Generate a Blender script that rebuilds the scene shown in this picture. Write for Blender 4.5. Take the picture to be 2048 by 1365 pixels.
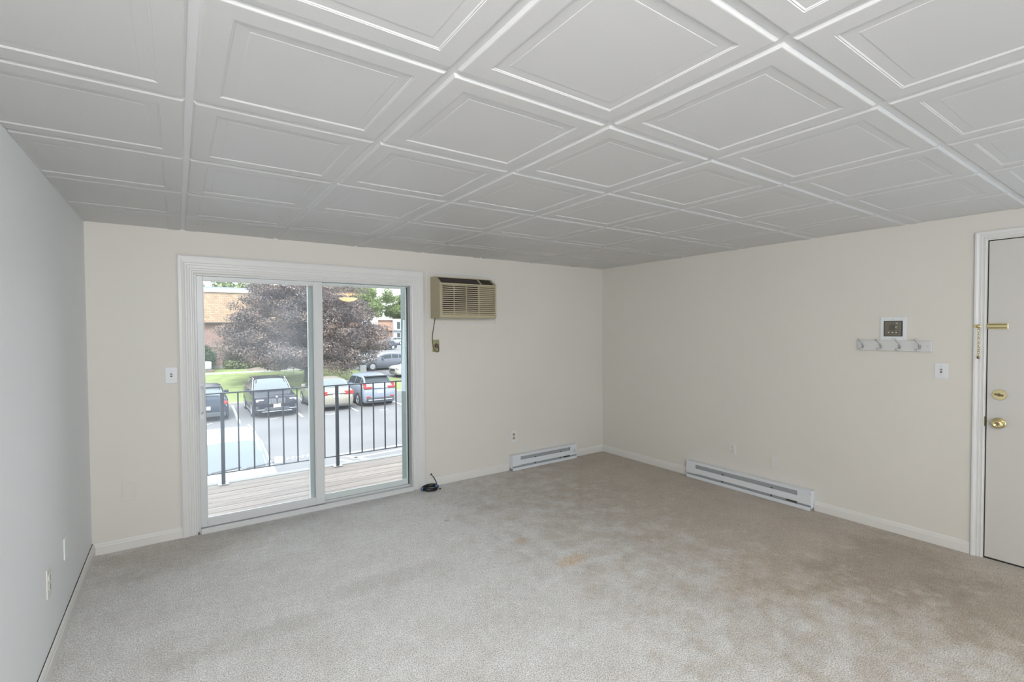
import bpy, bmesh, math, random
import numpy as np
from mathutils import Vector, Matrix
random.seed(7); rng = np.random.default_rng(7)
PI = math.pi
C = bpy.context.scene.collection
S = bpy.context.scene
for o in list(bpy.data.objects): bpy.data.objects.remove(o)

# ------------------------------------------------------------------ room numbers
D, L, R, H = 4.164, 0.486, 4.214, 2.200        # back wall y, left wall -x, right wall x, ceiling
YR = -3.4                                       # rear wall behind the camera
CAMZ = 1.472

# ------------------------------------------------------------------ camera
yaw, pitch, roll = math.radians(34.727), math.radians(-1.308), math.radians(-0.330)
fw = Vector((math.sin(yaw)*math.cos(pitch), math.cos(yaw)*math.cos(pitch), math.sin(pitch)))
rt = Vector((math.cos(yaw), -math.sin(yaw), 0)); up = rt.cross(fw)
r2 = rt*math.cos(roll)+up*math.sin(roll); u2 = -rt*math.sin(roll)+up*math.cos(roll)
cam = bpy.data.objects.new('camera', bpy.data.cameras.new('camera')); C.objects.link(cam)
m = Matrix(((r2.x, u2.x, -fw.x, 0), (r2.y, u2.y, -fw.y, 0), (r2.z, u2.z, -fw.z, CAMZ), (0, 0, 0, 1)))
cam.matrix_world = m
cam.data.sensor_width = 36; cam.data.lens = 965.44*36/2048
cam.data.clip_start = 0.03; cam.data.clip_end = 400
S.camera = cam

# ------------------------------------------------------------------ world, sun, lights, exposure
w = bpy.data.worlds.new('sky'); S.world = w; w.use_nodes = True
nt = w.node_tree; nt.nodes.clear()
out = nt.nodes.new('ShaderNodeOutputWorld'); bg = nt.nodes.new('ShaderNodeBackground')
tc = nt.nodes.new('ShaderNodeTexCoord'); sp = nt.nodes.new('ShaderNodeSeparateXYZ'); cr = nt.nodes.new('ShaderNodeValToRGB')
nt.links.new(tc.outputs['Generated'], sp.inputs[0]); nt.links.new(sp.outputs['Z'], cr.inputs[0])
cr.color_ramp.elements[0].position = 0.0; cr.color_ramp.elements[0].color = (0.97, 0.99, 1.0, 1)
cr.color_ramp.elements[1].position = 0.8; cr.color_ramp.elements[1].color = (0.84, 0.91, 1.0, 1)
nt.links.new(cr.outputs[0], bg.inputs[0]); bg.inputs[1].default_value = 3.4
nt.links.new(bg.outputs[0], out.inputs[0])
sun = bpy.data.objects.new('sun', bpy.data.lights.new('sun', 'SUN')); C.objects.link(sun)
sun.data.energy = 3.8; sun.data.angle = math.radians(14); sun.data.color = (1.0, 0.96, 0.9)
sun.rotation_euler = Vector((0.45, 1.0, -1.15)).to_track_quat('-Z', 'Y').to_euler()
def area(name, loc, aim, sx, sy, e, col):
    l = bpy.data.objects.new(name, bpy.data.lights.new(name, 'AREA')); C.objects.link(l)
    l.data.shape = 'RECTANGLE'; l.data.size = sx; l.data.size_y = sy; l.data.energy = e; l.data.color = col
    l.location = loc; l.rotation_euler = (Vector(aim)-Vector(loc)).to_track_quat('-Z', 'Y').to_euler()
    return l
area('added_fill_left', (-L+0.03, -1.9, 1.0), (2.2, -0.5, 1.05), 2.2, 1.8, 54, (0.90, 0.95, 1.0))  # fill added for daylight from behind the camera; this wall has no window
area('added_fill_right', (R-0.03, -0.78, 0.95), (-0.4, 2.4, 1.3), 1.05, 1.5, 33, (0.62, 0.80, 1.0))  # bluish fill added at the right wall, out of view and reflections
area('added_fill_overhead', (0.0, -0.60, H-0.06), (0.9, 4.1, 1.15), 0.6, 0.6, 80, (0.99, 0.99, 1.0))  # unseen fill added above and behind the camera; no fixture there
S.view_settings.view_transform = 'Standard'; S.view_settings.look = 'None'
S.view_settings.gamma = 1; S.view_settings.use_curve_mapping = False
S.view_settings.exposure = 0.35
S.cycles.caustics_reflective = False; S.cycles.caustics_refractive = False

# ------------------------------------------------------------------ materials
def sr(r, g, b):
    f = lambda c: (c/255/12.92 if c/255 <= 0.04045 else ((c/255+0.055)/1.055)**2.4)
    return (f(r), f(g), f(b), 1)
def mat(name, col, rough=0.6, metal=0.0, noise=0.0, nscale=20.0, bump=0.0, bscale=200.0, spec=0.5, sheen=0.0, coat=0.0, emit=None, estr=0.0):
    mt = bpy.data.materials.new(name); mt.use_nodes = True; n = mt.node_tree; b = n.nodes['Principled BSDF']
    b.inputs['Base Color'].default_value = col; b.inputs['Roughness'].default_value = rough
    b.inputs['Metallic'].default_value = metal; b.inputs['Specular IOR Level'].default_value = spec
    b.inputs['Sheen Weight'].default_value = sheen; b.inputs['Coat Weight'].default_value = coat
    if emit: b.inputs['Emission Color'].default_value = emit; b.inputs['Emission Strength'].default_value = estr
    t = n.nodes.new('ShaderNodeTexCoord')
    if noise:
        nz = n.nodes.new('ShaderNodeTexNoise'); nz.inputs['Scale'].default_value = nscale; nz.inputs['Detail'].default_value = 4
        n.links.new(t.outputs['Object'], nz.inputs['Vector'])
        rp = n.nodes.new('ShaderNodeValToRGB')
        k0, k1 = 1-noise, 1+noise
        rp.color_ramp.elements[0].color = (col[0]*k0, col[1]*k0, col[2]*k0, 1); rp.color_ramp.elements[0].position = 0.3
        rp.color_ramp.elements[1].color = (min(1, col[0]*k1), min(1, col[1]*k1), min(1, col[2]*k1), 1); rp.color_ramp.elements[1].position = 0.7
        n.links.new(nz.outputs['Fac'], rp.inputs[0]); n.links.new(rp.outputs[0], b.inputs['Base Color'])
    if bump:
        nb = n.nodes.new('ShaderNodeTexNoise'); nb.inputs['Scale'].default_value = bscale; nb.inputs['Detail'].default_value = 3
        n.links.new(t.outputs['Object'], nb.inputs['Vector'])
        bp = n.nodes.new('ShaderNodeBump'); bp.inputs['Strength'].default_value = bump; bp.inputs['Distance'].default_value = 0.002
        n.links.new(nb.outputs['Fac'], bp.inputs['Height']); n.links.new(bp.outputs[0], b.inputs['Normal'])
    return mt
M = {}
M['wall'] = mat('wall_paint', (0.73, 0.705, 0.645, 1), 0.62, noise=0.012, nscale=1.5, bump=0.15, bscale=260)
M['ceil'] = mat('ceiling_vinyl', (0.660, 0.653, 0.643, 1), 0.48, bump=0.12, bscale=350)
M['tee'] = mat('tee_white', (0.76, 0.76, 0.76, 1), 0.45)
M['void'] = mat('plenum_dark', (0.12, 0.12, 0.12, 1), 0.9)
M['trim'] = mat('trim_paint', (0.745, 0.74, 0.72, 1), 0.38)
M['base'] = mat('baseboard_paint', (0.755, 0.742, 0.705, 1), 0.45)
M['vinyl'] = mat('door_vinyl', (0.70, 0.71, 0.71, 1), 0.35)
M['vinyl_out'] = mat('vinyl_exterior', (0.68, 0.74, 0.72, 1), 0.4)
M['green'] = mat('sage_green_paint', (0.13, 0.175, 0.16, 1), 0.6, noise=0.05, nscale=30)
M['gasket'] = mat('gasket_dark', (0.05, 0.055, 0.06, 1), 0.6)
M['door'] = mat('door_paint', (0.62, 0.605, 0.57, 1), 0.4, bump=0.05, bscale=60)
M['brass'] = mat('polished_brass', (0.74, 0.62, 0.34, 1), 0.18, metal=1.0)
M['brasspale'] = mat('pale_brass', (0.66, 0.58, 0.34, 1), 0.35, metal=0.85)
M['brassdull'] = mat('tarnished_brass', (0.26, 0.21, 0.10, 1), 0.35, metal=1.0)
M['dark'] = mat('dark_gap', (0.02, 0.02, 0.02, 1), 0.7)
M['acbeige'] = mat('aged_beige_plastic', (0.42, 0.365, 0.25, 1), 0.5, noise=0.06, nscale=9)
M['acback'] = mat('ac_closed_back', (0.20, 0.165, 0.10, 1), 0.6)  # beige backing darkened for the shade between the ribs
M['acside'] = mat('aged_beige_side', (0.46, 0.41, 0.27, 1), 0.5)
M['acdark'] = mat('ac_interior', (0.045, 0.035, 0.03, 1), 0.7)
M['accord'] = mat('olive_cord', (0.10, 0.09, 0.055, 1), 0.5)
M['plug'] = mat('brown_plug', (0.17, 0.11, 0.08, 1), 0.5)
M['yplate'] = mat('yellowed_plate', (0.36, 0.33, 0.17, 1), 0.45)
M['white'] = mat('white_plastic', (0.775, 0.79, 0.81, 1), 0.35)
M['plate'] = mat('painted_plate', (0.75, 0.735, 0.69, 1), 0.4)
M['heater'] = mat('heater_enamel', (0.76, 0.79, 0.82, 1), 0.3)
M['heaterin'] = mat('heater_inside', (0.44, 0.48, 0.50, 1), 0.4, metal=0.4)
M['fin'] = mat('aluminium_fins', (0.55, 0.57, 0.58, 1), 0.35, metal=0.8)
M['grayplastic'] = mat('taupe_plastic', (0.17, 0.155, 0.125, 1), 0.35, noise=0.08, nscale=60)
M['graydark'] = mat('taupe_dark', (0.07, 0.065, 0.055, 1), 0.4)
M['lightbtn'] = mat('cream_button', (0.62, 0.58, 0.48, 1), 0.4)
M['rack'] = mat('rack_paint', (0.66, 0.66, 0.65, 1), 0.4)
M['hook'] = mat('hook_paint', (0.52, 0.52, 0.51, 1), 0.35)
M['cable'] = mat('black_cable', (0.012, 0.012, 0.014, 1), 0.35)
M['tape'] = mat('blue_tape', (0.10, 0.22, 0.48, 1), 0.4)
M['iron'] = mat('dark_iron', (0.030, 0.038, 0.052, 1), 0.5, spec=0.3)
M['slotdark'] = mat('slot_dark', (0.06, 0.05, 0.045, 1), 0.6)
M['frost'] = mat('lamp_glass', (0.95, 0.75, 0.45, 1), 0.5, emit=(1.0, 0.66, 0.26, 1), estr=14.0)
M['asphalt'] = mat('asphalt', (0.150, 0.150, 0.155, 1), 0.9, noise=0.12, nscale=0.45, bump=0.4, bscale=30)
M['line'] = mat('road_paint', (0.468, 0.473, 0.473, 1), 0.7, noise=0.06, nscale=8)
M['grass'] = mat('lawn', (0.198, 0.248, 0.083, 1), 0.9, noise=0.25, nscale=1.4, bump=0.6, bscale=14)
M['concrete'] = mat('concrete', (0.341, 0.336, 0.319, 1), 0.85, noise=0.06, nscale=3)
M['mulch'] = mat('mulch', (0.187, 0.149, 0.127, 1), 0.95, noise=0.2, nscale=6)
M['bark'] = mat('bark', (0.088, 0.077, 0.072, 1), 0.9, noise=0.2, nscale=8)
M['fascia'] = mat('white_fascia', (0.451, 0.462, 0.473, 1), 0.6)
M['flatroof'] = mat('roof_grey', (0.231, 0.253, 0.275, 1), 0.8)
M['tyre'] = mat('tyre', (0.035, 0.037, 0.042, 1), 0.8)
M['rim'] = mat('alloy_rim', (0.52, 0.54, 0.57, 1), 0.35, metal=0.7)
M['cglass'] = mat('car_glass', (0.035, 0.045, 0.052, 1), 0.10, spec=0.3)
M['cglassw'] = mat('windscreen', (0.15, 0.175, 0.185, 1), 0.10, spec=0.35)
M['chrome'] = mat('chrome', (0.75, 0.77, 0.8, 1), 0.15, metal=1.0)
M['redlamp'] = mat('tail_lamp', (0.341, 0.028, 0.028, 1), 0.2, coat=0.5)
M['clearlamp'] = mat('head_lamp', (0.413, 0.429, 0.44, 1), 0.1, coat=0.5)
M['cplastic'] = mat('black_trim', (0.05, 0.055, 0.065, 1), 0.5)
def paint(name, c): return mat('paint_'+name, c, 0.22, metal=0.0, spec=0.3)
M['p_navy'] = paint('navy', (0.019, 0.028, 0.047, 1)); M['p_black'] = paint('black', (0.017, 0.018, 0.028, 1))
M['p_tan'] = paint('champagne', (0.275, 0.264, 0.226, 1)); M['p_ice'] = paint('ice_blue', (0.22, 0.253, 0.308, 1))
M['p_white'] = paint('white', (0.473, 0.479, 0.484, 1)); M['p_steel'] = paint('steel', (0.115, 0.128, 0.155, 1))
M['p_slate'] = paint('slate', (0.044, 0.055, 0.083, 1)); M['p_red'] = paint('red', (0.275, 0.033, 0.044, 1)); M['p_silver'] = paint('silver', (0.303, 0.314, 0.33, 1))

def carpet_mat():
    mt = bpy.data.materials.new('carpet'); mt.use_nodes = True; n = mt.node_tree; b = n.nodes['Principled BSDF']
    b.inputs['Roughness'].default_value = 0.95; b.inputs['Specular IOR Level'].default_value = 0.1
    b.inputs['Sheen Weight'].default_value = 0.35; b.inputs['Sheen Roughness'].default_value = 0.5; b.inputs['Sheen Tint'].default_value = (0.9, 0.95, 1.0, 1)
    t = n.nodes.new('ShaderNodeTexCoord')
    def noise(s, d, rgh=0.6, v=None):
        z = n.nodes.new('ShaderNodeTexNoise'); z.inputs['Scale'].default_value = s; z.inputs['Detail'].default_value = d
        z.inputs['Roughness'].default_value = rgh; n.links.new(v or t.outputs['Object'], z.inputs['Vector']); return z.outputs['Fac']
    def ramp(f, p0, c0, p1, c1):
        r = n.nodes.new('ShaderNodeValToRGB'); r.color_ramp.elements[0].position = p0; r.color_ramp.elements[1].position = p1
        r.color_ramp.elements[0].color = c0; r.color_ramp.elements[1].color = c1; n.links.new(f, r.inputs[0]); return r.outputs[0]
    def mix(a, bb, f=None, mode='MIX', v=0.5):
        x = n.nodes.new('ShaderNodeMix'); x.data_type = 'RGBA'; x.blend_type = mode; x.inputs[0].default_value = v
        n.links.new(a, x.inputs[6]); n.links.new(bb, x.inputs[7])
        if f is not None: n.links.new(f, x.inputs[0])
        return x.outputs[2]
    # yarn colour, wear patches, pile lean
    yarn = ramp(noise(170, 2.5, 0.75), 0.33, (0.27, 0.25, 0.225, 1), 0.60, (1.0, 0.985, 0.955, 1))
    wear = ramp(noise(3.2, 7.0, 0.72), 0.34, (0.85, 0.83, 0.80, 1), 0.62, (1.0, 1.0, 1.0, 1))
    c = mix(yarn, wear, mode='MULTIPLY', v=1.0)
    lean = ramp(noise(26, 4, 0.7), 0.34, (0.86, 0.855, 0.85, 1), 0.62, (1.0, 1.0, 1.0, 1))
    c = mix(c, lean, mode='MULTIPLY', v=1.0)
    # stains and soil, plus painted shade and light falloff, with ragged edges
    def stain_shade(x, y, rx, ry, col, amt):
        nonlocal c
        mp = n.nodes.new('ShaderNodeMapping'); mp.inputs['Location'].default_value = (-x/rx, -y/ry, 0); mp.inputs['Scale'].default_value = (1/rx, 1/ry, 0)
        nz = n.nodes.new('ShaderNodeTexNoise'); nz.inputs['Scale'].default_value = 7; nz.inputs['Detail'].default_value = 8; nz.inputs['Roughness'].default_value = 0.65; n.links.new(t.outputs['Object'], nz.inputs['Vector'])
        n.links.new(t.outputs['Object'], mp.inputs['Vector'])
        ln = n.nodes.new('ShaderNodeVectorMath'); ln.operation = 'LENGTH'; n.links.new(mp.outputs[0], ln.inputs[0])
        ad = n.nodes.new('ShaderNodeMath'); ad.operation = 'MULTIPLY_ADD'; ad.inputs[1].default_value = 1.4
        n.links.new(nz.outputs['Fac'], ad.inputs[0]); n.links.new(ln.outputs['Value'], ad.inputs[2])
        f = ramp(ad.outputs[0], 1.15, (amt, amt, amt, 1), 1.75, (0, 0, 0, 1))
        ad2 = n.nodes.new('ShaderNodeMath'); ad2.operation = 'MULTIPLY'; ad2.inputs[1].default_value = 0.5
        n.links.new(ad.outputs[0], ad2.inputs[0]); n.links.remove(n.links[-1]) if False else None
        f = ramp(ad2.outputs[0], 0.57, (amt, amt, amt, 1), 0.86, (0, 0, 0, 1))
        rc = n.nodes.new('ShaderNodeRGB'); rc.outputs[0].default_value = col
        mulc = mix(c, rc.outputs[0], mode='MULTIPLY', v=1.0)
        c = mix(c, mulc, f)
    stain_shade(4.25, 2.0, 2.5, 6.0, (0.68, 0.59, 0.475, 1), 1.0)  # soil on the entry side, with the daylight falloff painted in as brown
    stain_shade(2.05, 2.29, 0.15, 0.085, (1.0, 0.80, 0.56, 1), 0.75)
    stain_shade(1.96, 2.70, 0.07, 0.06, (0.95, 0.80, 0.66, 1), 0.6)
    stain_shade(2.12, 2.62, 0.12, 0.05, (0.95, 0.86, 0.76, 1), 0.5)
    stain_shade(3.6, 1.10, 0.75, 0.40, (0.72, 0.645, 0.55, 1), 0.9)
    stain_shade(3.5, 0.55, 0.6, 0.4, (0.74, 0.67, 0.57, 1), 0.85)
    stain_shade(2.9, 1.45, 0.5, 0.3, (0.90, 0.84, 0.76, 1), 0.8)
    stain_shade(0.0, 3.95, 0.75, 0.42, (0.78, 0.735, 0.665, 1), 0.85)  # shadow by the back-left walls, painted into the carpet colour
    stain_shade(1.0, 2.75, 0.5, 0.12, (0.88, 0.87, 0.86, 1), 0.8)
    stain_shade(0.3, 2.6, 0.5, 0.10, (0.86, 0.85, 0.83, 1), 0.8)
    stain_shade(1.685, 3.335, 0.035, 0.02, (0.55, 0.5, 0.45, 1), 0.8)
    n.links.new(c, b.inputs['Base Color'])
    bp = n.nodes.new('ShaderNodeBump'); bp.inputs['Strength'].default_value = 0.7; bp.inputs['Distance'].default_value = 0.006
    n.links.new(noise(170, 2.5, 0.75), bp.inputs['Height'])
    bp2 = n.nodes.new('ShaderNodeBump'); bp2.inputs['Strength'].default_value = 0.6; bp2.inputs['Distance'].default_value = 0.02
    n.links.new(noise(14, 3, 0.6), bp2.inputs['Height']); n.links.new(bp2.outputs[0], bp.inputs['Normal'])
    n.links.new(bp.outputs[0], b.inputs['Normal'])
    return mt
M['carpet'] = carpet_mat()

def brickish(name, c1, c2, cm, sx, sy, ms=0.02, axis='XZ'):
    mt = bpy.data.materials.new(name); mt.use_nodes = True; n = mt.node_tree; b = n.nodes['Principled BSDF']; b.inputs['Roughness'].default_value = 0.9
    t = n.nodes.new('ShaderNodeTexCoord'); s_ = n.nodes.new('ShaderNodeSeparateXYZ'); c_ = n.nodes.new('ShaderNodeCombineXYZ')
    n.links.new(t.outputs['Object'], s_.inputs[0]); n.links.new(s_.outputs['X'], c_.inputs[0]); n.links.new(s_.outputs['Z'], c_.inputs[1])
    k = n.nodes.new('ShaderNodeTexBrick'); k.inputs['Scale'].default_value = 1; k.inputs['Brick Width'].default_value = sx; k.inputs['Row Height'].default_value = sy
    k.inputs['Mortar Size'].default_value = ms; k.inputs['Color1'].default_value = c1; k.inputs['Color2'].default_value = c2; k.inputs['Mortar'].default_value = cm
    n.links.new(c_.outputs[0], k.inputs['Vector'])
    nz = n.nodes.new('ShaderNodeTexNoise'); nz.inputs['Scale'].default_value = 1.2; nz.inputs['Detail'].default_value = 6; n.links.new(t.outputs['Object'], nz.inputs['Vector'])
    mx = n.nodes.new('ShaderNodeMix'); mx.data_type = 'RGBA'; mx.blend_type = 'OVERLAY'; mx.inputs[0].default_value = 0.35
    n.links.new(k.outputs[0], mx.inputs[6]); n.links.new(nz.outputs['Fac'], mx.inputs[7]); n.links.new(mx.outputs[2], b.inputs['Base Color'])
    return mt
M['brick'] = brickish('red_brick', (0.22, 0.121, 0.105, 1), (0.275, 0.16, 0.138, 1), (0.286, 0.231, 0.209, 1), 0.22, 0.075, 0.012)
M['shingle'] = brickish('tan_shingles', (0.286, 0.198, 0.127, 1), (0.374, 0.275, 0.193, 1), (0.209, 0.143, 0.094, 1), 0.30, 0.16, 0.014)

def glass_mat(name, haze):
    mt = bpy.data.materials.new(name); mt.use_nodes = True; n = mt.node_tree; n.nodes.clear()
    o = n.nodes.new('ShaderNodeOutputMaterial'); tr = n.nodes.new('ShaderNodeBsdfTransparent'); gl = n.nodes.new('ShaderNodeBsdfGlossy')
    gl.inputs['Roughness'].default_value = 0.0; tr.inputs[0].default_value = (0.955, 0.97, 0.97, 1)
    fr = n.nodes.new('ShaderNodeFresnel'); fr.inputs['IOR'].default_value = 1.5
    mx = n.nodes.new('ShaderNodeMixShader'); n.links.new(fr.outputs[0], mx.inputs[0]); n.links.new(tr.outputs[0], mx.inputs[1]); n.links.new(gl.outputs[0], mx.inputs[2])
    last = mx.outputs[0]
    if haze:      # film of dust and a failed seal: scatters the daylight behind it
        tl = n.nodes.new('ShaderNodeBsdfTranslucent'); tl.inputs[0].default_value = (0.80, 0.90, 1.0, 1)
        nz = n.nodes.new('ShaderNodeTexNoise'); nz.inputs['Scale'].default_value = 2.2; nz.inputs['Detail'].default_value = 3
        t = n.nodes.new('ShaderNodeTexCoord'); n.links.new(t.outputs['Object'], nz.inputs['Vector'])
        mr = n.nodes.new('ShaderNodeMapRange'); mr.inputs[1].default_value = 0.3; mr.inputs[2].default_value = 0.7
        mr.inputs[3].default_value = haze*0.6; mr.inputs[4].default_value = haze*1.4; n.links.new(nz.outputs['Fac'], mr.inputs[0])
        m2 = n.nodes.new('ShaderNodeMixShader'); n.links.new(mr.outputs[0], m2.inputs[0]); n.links.new(last, m2.inputs[1]); n.links.new(tl.outputs[0], m2.inputs[2]); last = m2.outputs[0]
    n.links.new(last, o.inputs[0]); return mt
M['glassL'] = glass_mat('hazy_glazing', 0.05); M['glassR'] = glass_mat('clear_glazing', 0.012)

def wood_mat():
    mt = bpy.data.materials.new('weathered_deck'); mt.use_nodes = True; n = mt.node_tree; b = n.nodes['Principled BSDF']; b.inputs['Roughness'].default_value = 0.85
    t = n.nodes.new('ShaderNodeTexCoord'); mp = n.nodes.new('ShaderNodeMapping'); mp.inputs['Scale'].default_value = (0.8, 30, 30)
    n.links.new(t.outputs['Object'], mp.inputs[0]); nz = n.nodes.new('ShaderNodeTexNoise'); nz.inputs['Scale'].default_value = 3; nz.inputs['Detail'].default_value = 6
    n.links.new(mp.outputs[0], nz.inputs['Vector'])
    oi = n.nodes.new('ShaderNodeObjectInfo')
    rp = n.nodes.new('ShaderNodeValToRGB'); rp.color_ramp.elements[0].position = 0.3; rp.color_ramp.elements[1].position = 0.72
    rp.color_ramp.elements[0].color = (0.22, 0.185, 0.16, 1); rp.color_ramp.elements[1].color = (0.44, 0.395, 0.355, 1)
    n.links.new(nz.outputs['Fac'], rp.inputs[0])
    mx = n.nodes.new('ShaderNodeMix'); mx.data_type = 'RGBA'; mx.blend_type = 'MULTIPLY'; mx.inputs[0].default_value = 1
    r2_ = n.nodes.new('ShaderNodeValToRGB'); r2_.color_ramp.elements[0].color = (0.82, 0.80, 0.79, 1); r2_.color_ramp.elements[1].color = (1, 0.98, 0.96, 1)
    n.links.new(oi.outputs['Random'], r2_.inputs[0]); n.links.new(rp.outputs[0], mx.inputs[6]); n.links.new(r2_.outputs[0], mx.inputs[7])
    n.links.new(mx.outputs[2], b.inputs['Base Color']); return mt
M['deck'] = wood_mat()

def leaf_mat(name, cols):
    mt = bpy.data.materials.new(name); mt.use_nodes = True; n = mt.node_tree; b = n.nodes['Principled BSDF']; b.inputs['Roughness'].default_value = 0.55
    g = n.nodes.new('ShaderNodeNewGeometry'); rp = n.nodes.new('ShaderNodeValToRGB')
    e = rp.color_ramp.elements
    while len(e) < len(cols): e.new(0.5)
    for i, (p, c) in enumerate(cols): e[i].position = p; e[i].color = c
    t = n.nodes.new('ShaderNodeTexCoord'); nz = n.nodes.new('ShaderNodeTexNoise'); nz.inputs['Scale'].default_value = 0.8; nz.inputs['Detail'].default_value = 2
    n.links.new(t.outputs['Object'], nz.inputs['Vector'])
    a = n.nodes.new('ShaderNodeMath'); a.operation = 'MULTIPLY_ADD'; a.inputs[1].default_value = 0.45
    n.links.new(g.outputs['Random Per Island'], a.inputs[0])
    mr = n.nodes.new('ShaderNodeMapRange'); mr.inputs[1].default_value = 0.3; mr.inputs[2].default_value = 0.7; mr.inputs[3].default_value = 0; mr.inputs[4].default_value = 0.55
    n.links.new(nz.outputs['Fac'], mr.inputs[0]); n.links.new(mr.outputs[0], a.inputs[2]); n.links.new(a.outputs[0], rp.inputs[0])
    n.links.new(rp.outputs[0], b.inputs['Base Color'])
    tl = n.nodes.new('ShaderNodeBsdfTranslucent'); n.links.new(rp.outputs[0], tl.inputs[0])
    ms = n.nodes.new('ShaderNodeMixShader'); ms.inputs[0].default_value = 0.3
    n.links.new(b.outputs[0], ms.inputs[1]); n.links.new(tl.outputs[0], ms.inputs[2]); n.links.new(ms.outputs[0], n.nodes['Material Output'].inputs[0])
    return mt
M['maple'] = leaf_mat('copper_maple_leaves', [(0.0, (0.022, 0.027, 0.032, 1)), (0.3, (0.075, 0.066, 0.072, 1)), (0.55, (0.165, 0.13, 0.125, 1)), (0.85, (0.30, 0.235, 0.20, 1)), (1.0, (0.34, 0.20, 0.08, 1))])
M['leafg'] = leaf_mat('green_leaves', [(0.0, (0.055, 0.094, 0.033, 1)), (0.5, (0.132, 0.187, 0.066, 1)), (1.0, (0.248, 0.275, 0.11, 1))])
M['leafg2'] = leaf_mat('far_green_leaves', [(0.0, (0.08, 0.125, 0.05, 1)), (0.5, (0.17, 0.235, 0.09, 1)), (1.0, (0.33, 0.36, 0.16, 1))])
M['shrubd'] = leaf_mat('dark_shrub_leaves', [(0.0, (0.039, 0.072, 0.033, 1)), (1.0, (0.11, 0.165, 0.077, 1))])
M['shrubl'] = leaf_mat('light_shrub_leaves', [(0.0, (0.121, 0.165, 0.066, 1)), (1.0, (0.275, 0.319, 0.165, 1))])

# ------------------------------------------------------------------ builders
def tag(o, label=None, cat=None, group=None, kind=None):
    if label: o['label'] = label
    if cat: o['category'] = cat
    if group: o['group'] = group
    if kind: o['kind'] = kind
    return o
def thing(name, label, cat, loc=(0, 0, 0), rz=0, group=None, kind=None):
    o = bpy.data.objects.new(name, None); C.objects.link(o); o.empty_display_size = 0.05
    o.location = loc; o.rotation_euler = (0, 0, rz)
    return tag(o, label, cat, group, kind)
class MB:
    def __init__(s): s.v = []; s.f = []
    def add(s, vs, fs):
        b = len(s.v); s.v += [tuple(v) for v in vs]; s.f += [tuple(b+i for i in f) for f in fs]; return s
    def box(s, a, b, rot=None, c=None):
        x0, y0, z0 = a; x1, y1, z1 = b
        vs = [(x0, y0, z0), (x1, y0, z0), (x1, y1, z0), (x0, y1, z0), (x0, y0, z1), (x1, y0, z1), (x1, y1, z1), (x0, y1, z1)]
        if rot is not None:
            c = Vector(c if c is not None else ((x0+x1)/2, (y0+y1)/2, (z0+z1)/2)); vs = [tuple(rot @ (Vector(v)-c)+c) for v in vs]
        return s.add(vs, [(0, 3, 2, 1), (4, 5, 6, 7), (0, 1, 5, 4), (1, 2, 6, 5), (2, 3, 7, 6), (3, 0, 4, 7)])
    def tube(s, pts, r, n=10, closed=False, cap=True):
        pts = [Vector(p) for p in pts]; N = len(pts); rs = r if isinstance(r, (list, tuple)) else [r]*N
        ref = None; b = len(s.v)
        for i, p in enumerate(pts):
            if closed: t = pts[(i+1) % N]-pts[i-1]
            else: t = pts[min(i+1, N-1)]-pts[max(i-1, 0)]
            t.normalize()
            if ref is None: ref = Vector((0, 0, 1)) if abs(t.z) < 0.9 else Vector((1, 0, 0))
            a = t.cross(ref); a.normalize(); c = a.cross(t); ref = c
            for k in range(n):
                q = 2*PI*k/n; s.v.append(tuple(p+(a*math.cos(q)+c*math.sin(q))*rs[i]))
        M_ = N if closed else N-1
        for i in range(M_):
            j = (i+1) % N
            for k in range(n):
                k2 = (k+1) % n; s.f.append((b+i*n+k, b+i*n+k2, b+j*n+k2, b+j*n+k))
        if cap and not closed:
            s.f.append(tuple(b+k for k in range(n))[::-1]); s.f.append(tuple(b+(N-1)*n+k for k in range(n)))
        return s
    def lathe(s, prof, o=(0, 0, 0), ax=(0, 0, 1), n=24):          # prof: (radius, height along axis)
        ax = Vector(ax).normalized(); ref = Vector((0, 0, 1)) if abs(ax.z) < 0.9 else Vector((1, 0, 0))
        a = ax.cross(ref).normalized(); c = a.cross(ax); o = Vector(o); b = len(s.v)
        for (r, h) in prof:
            for k in range(n):
                q = 2*PI*k/n; s.v.append(tuple(o+ax*h+(a*math.cos(q)+c*math.sin(q))*max(r, 1e-5)))
        for i in range(len(prof)-1):
            for k in range(n):
                k2 = (k+1) % n; s.f.append((b+i*n+k, b+i*n+k2, b+(i+1)*n+k2, b+(i+1)*n+k))
        return s
    def build(s, name, m_, parent=None, bevel=0, smooth=False, loc=None, seg=2):
        me = bpy.data.meshes.new(name); me.from_pydata(s.v, [], s.f); me.validate()
        bm = bmesh.new(); bm.from_mesh(me); bmesh.ops.recalc_face_normals(bm, faces=bm.faces); bm.to_mesh(me); bm.free()
        me.materials.append(m_)
        if smooth: me.polygons.foreach_set('use_smooth', [True]*len(me.polygons))
        o = bpy.data.objects.new(name, me); C.objects.link(o)
        if parent: o.parent = parent
        if loc: o.location = loc
        if bevel:
            md = o.modifiers.new('bevel', 'BEVEL'); md.width = bevel; md.segments = seg; md.limit_method = 'ANGLE'; md.angle_limit = math.radians(35)
        return o
def copytree(o, loc=None, rz=None, parent=None, label=None, group=None):
    c = o.copy(); C.objects.link(c)
    if parent is not None: c.parent = parent
    if loc is not None: c.location = loc
    if rz is not None: c.rotation_euler = (0, 0, rz)
    if label: c['label'] = label
    if group: c['group'] = group
    for ch in list(o.children): copytree(ch, parent=c)
    return c
def B(a, b): return MB().box(a, b)

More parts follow.
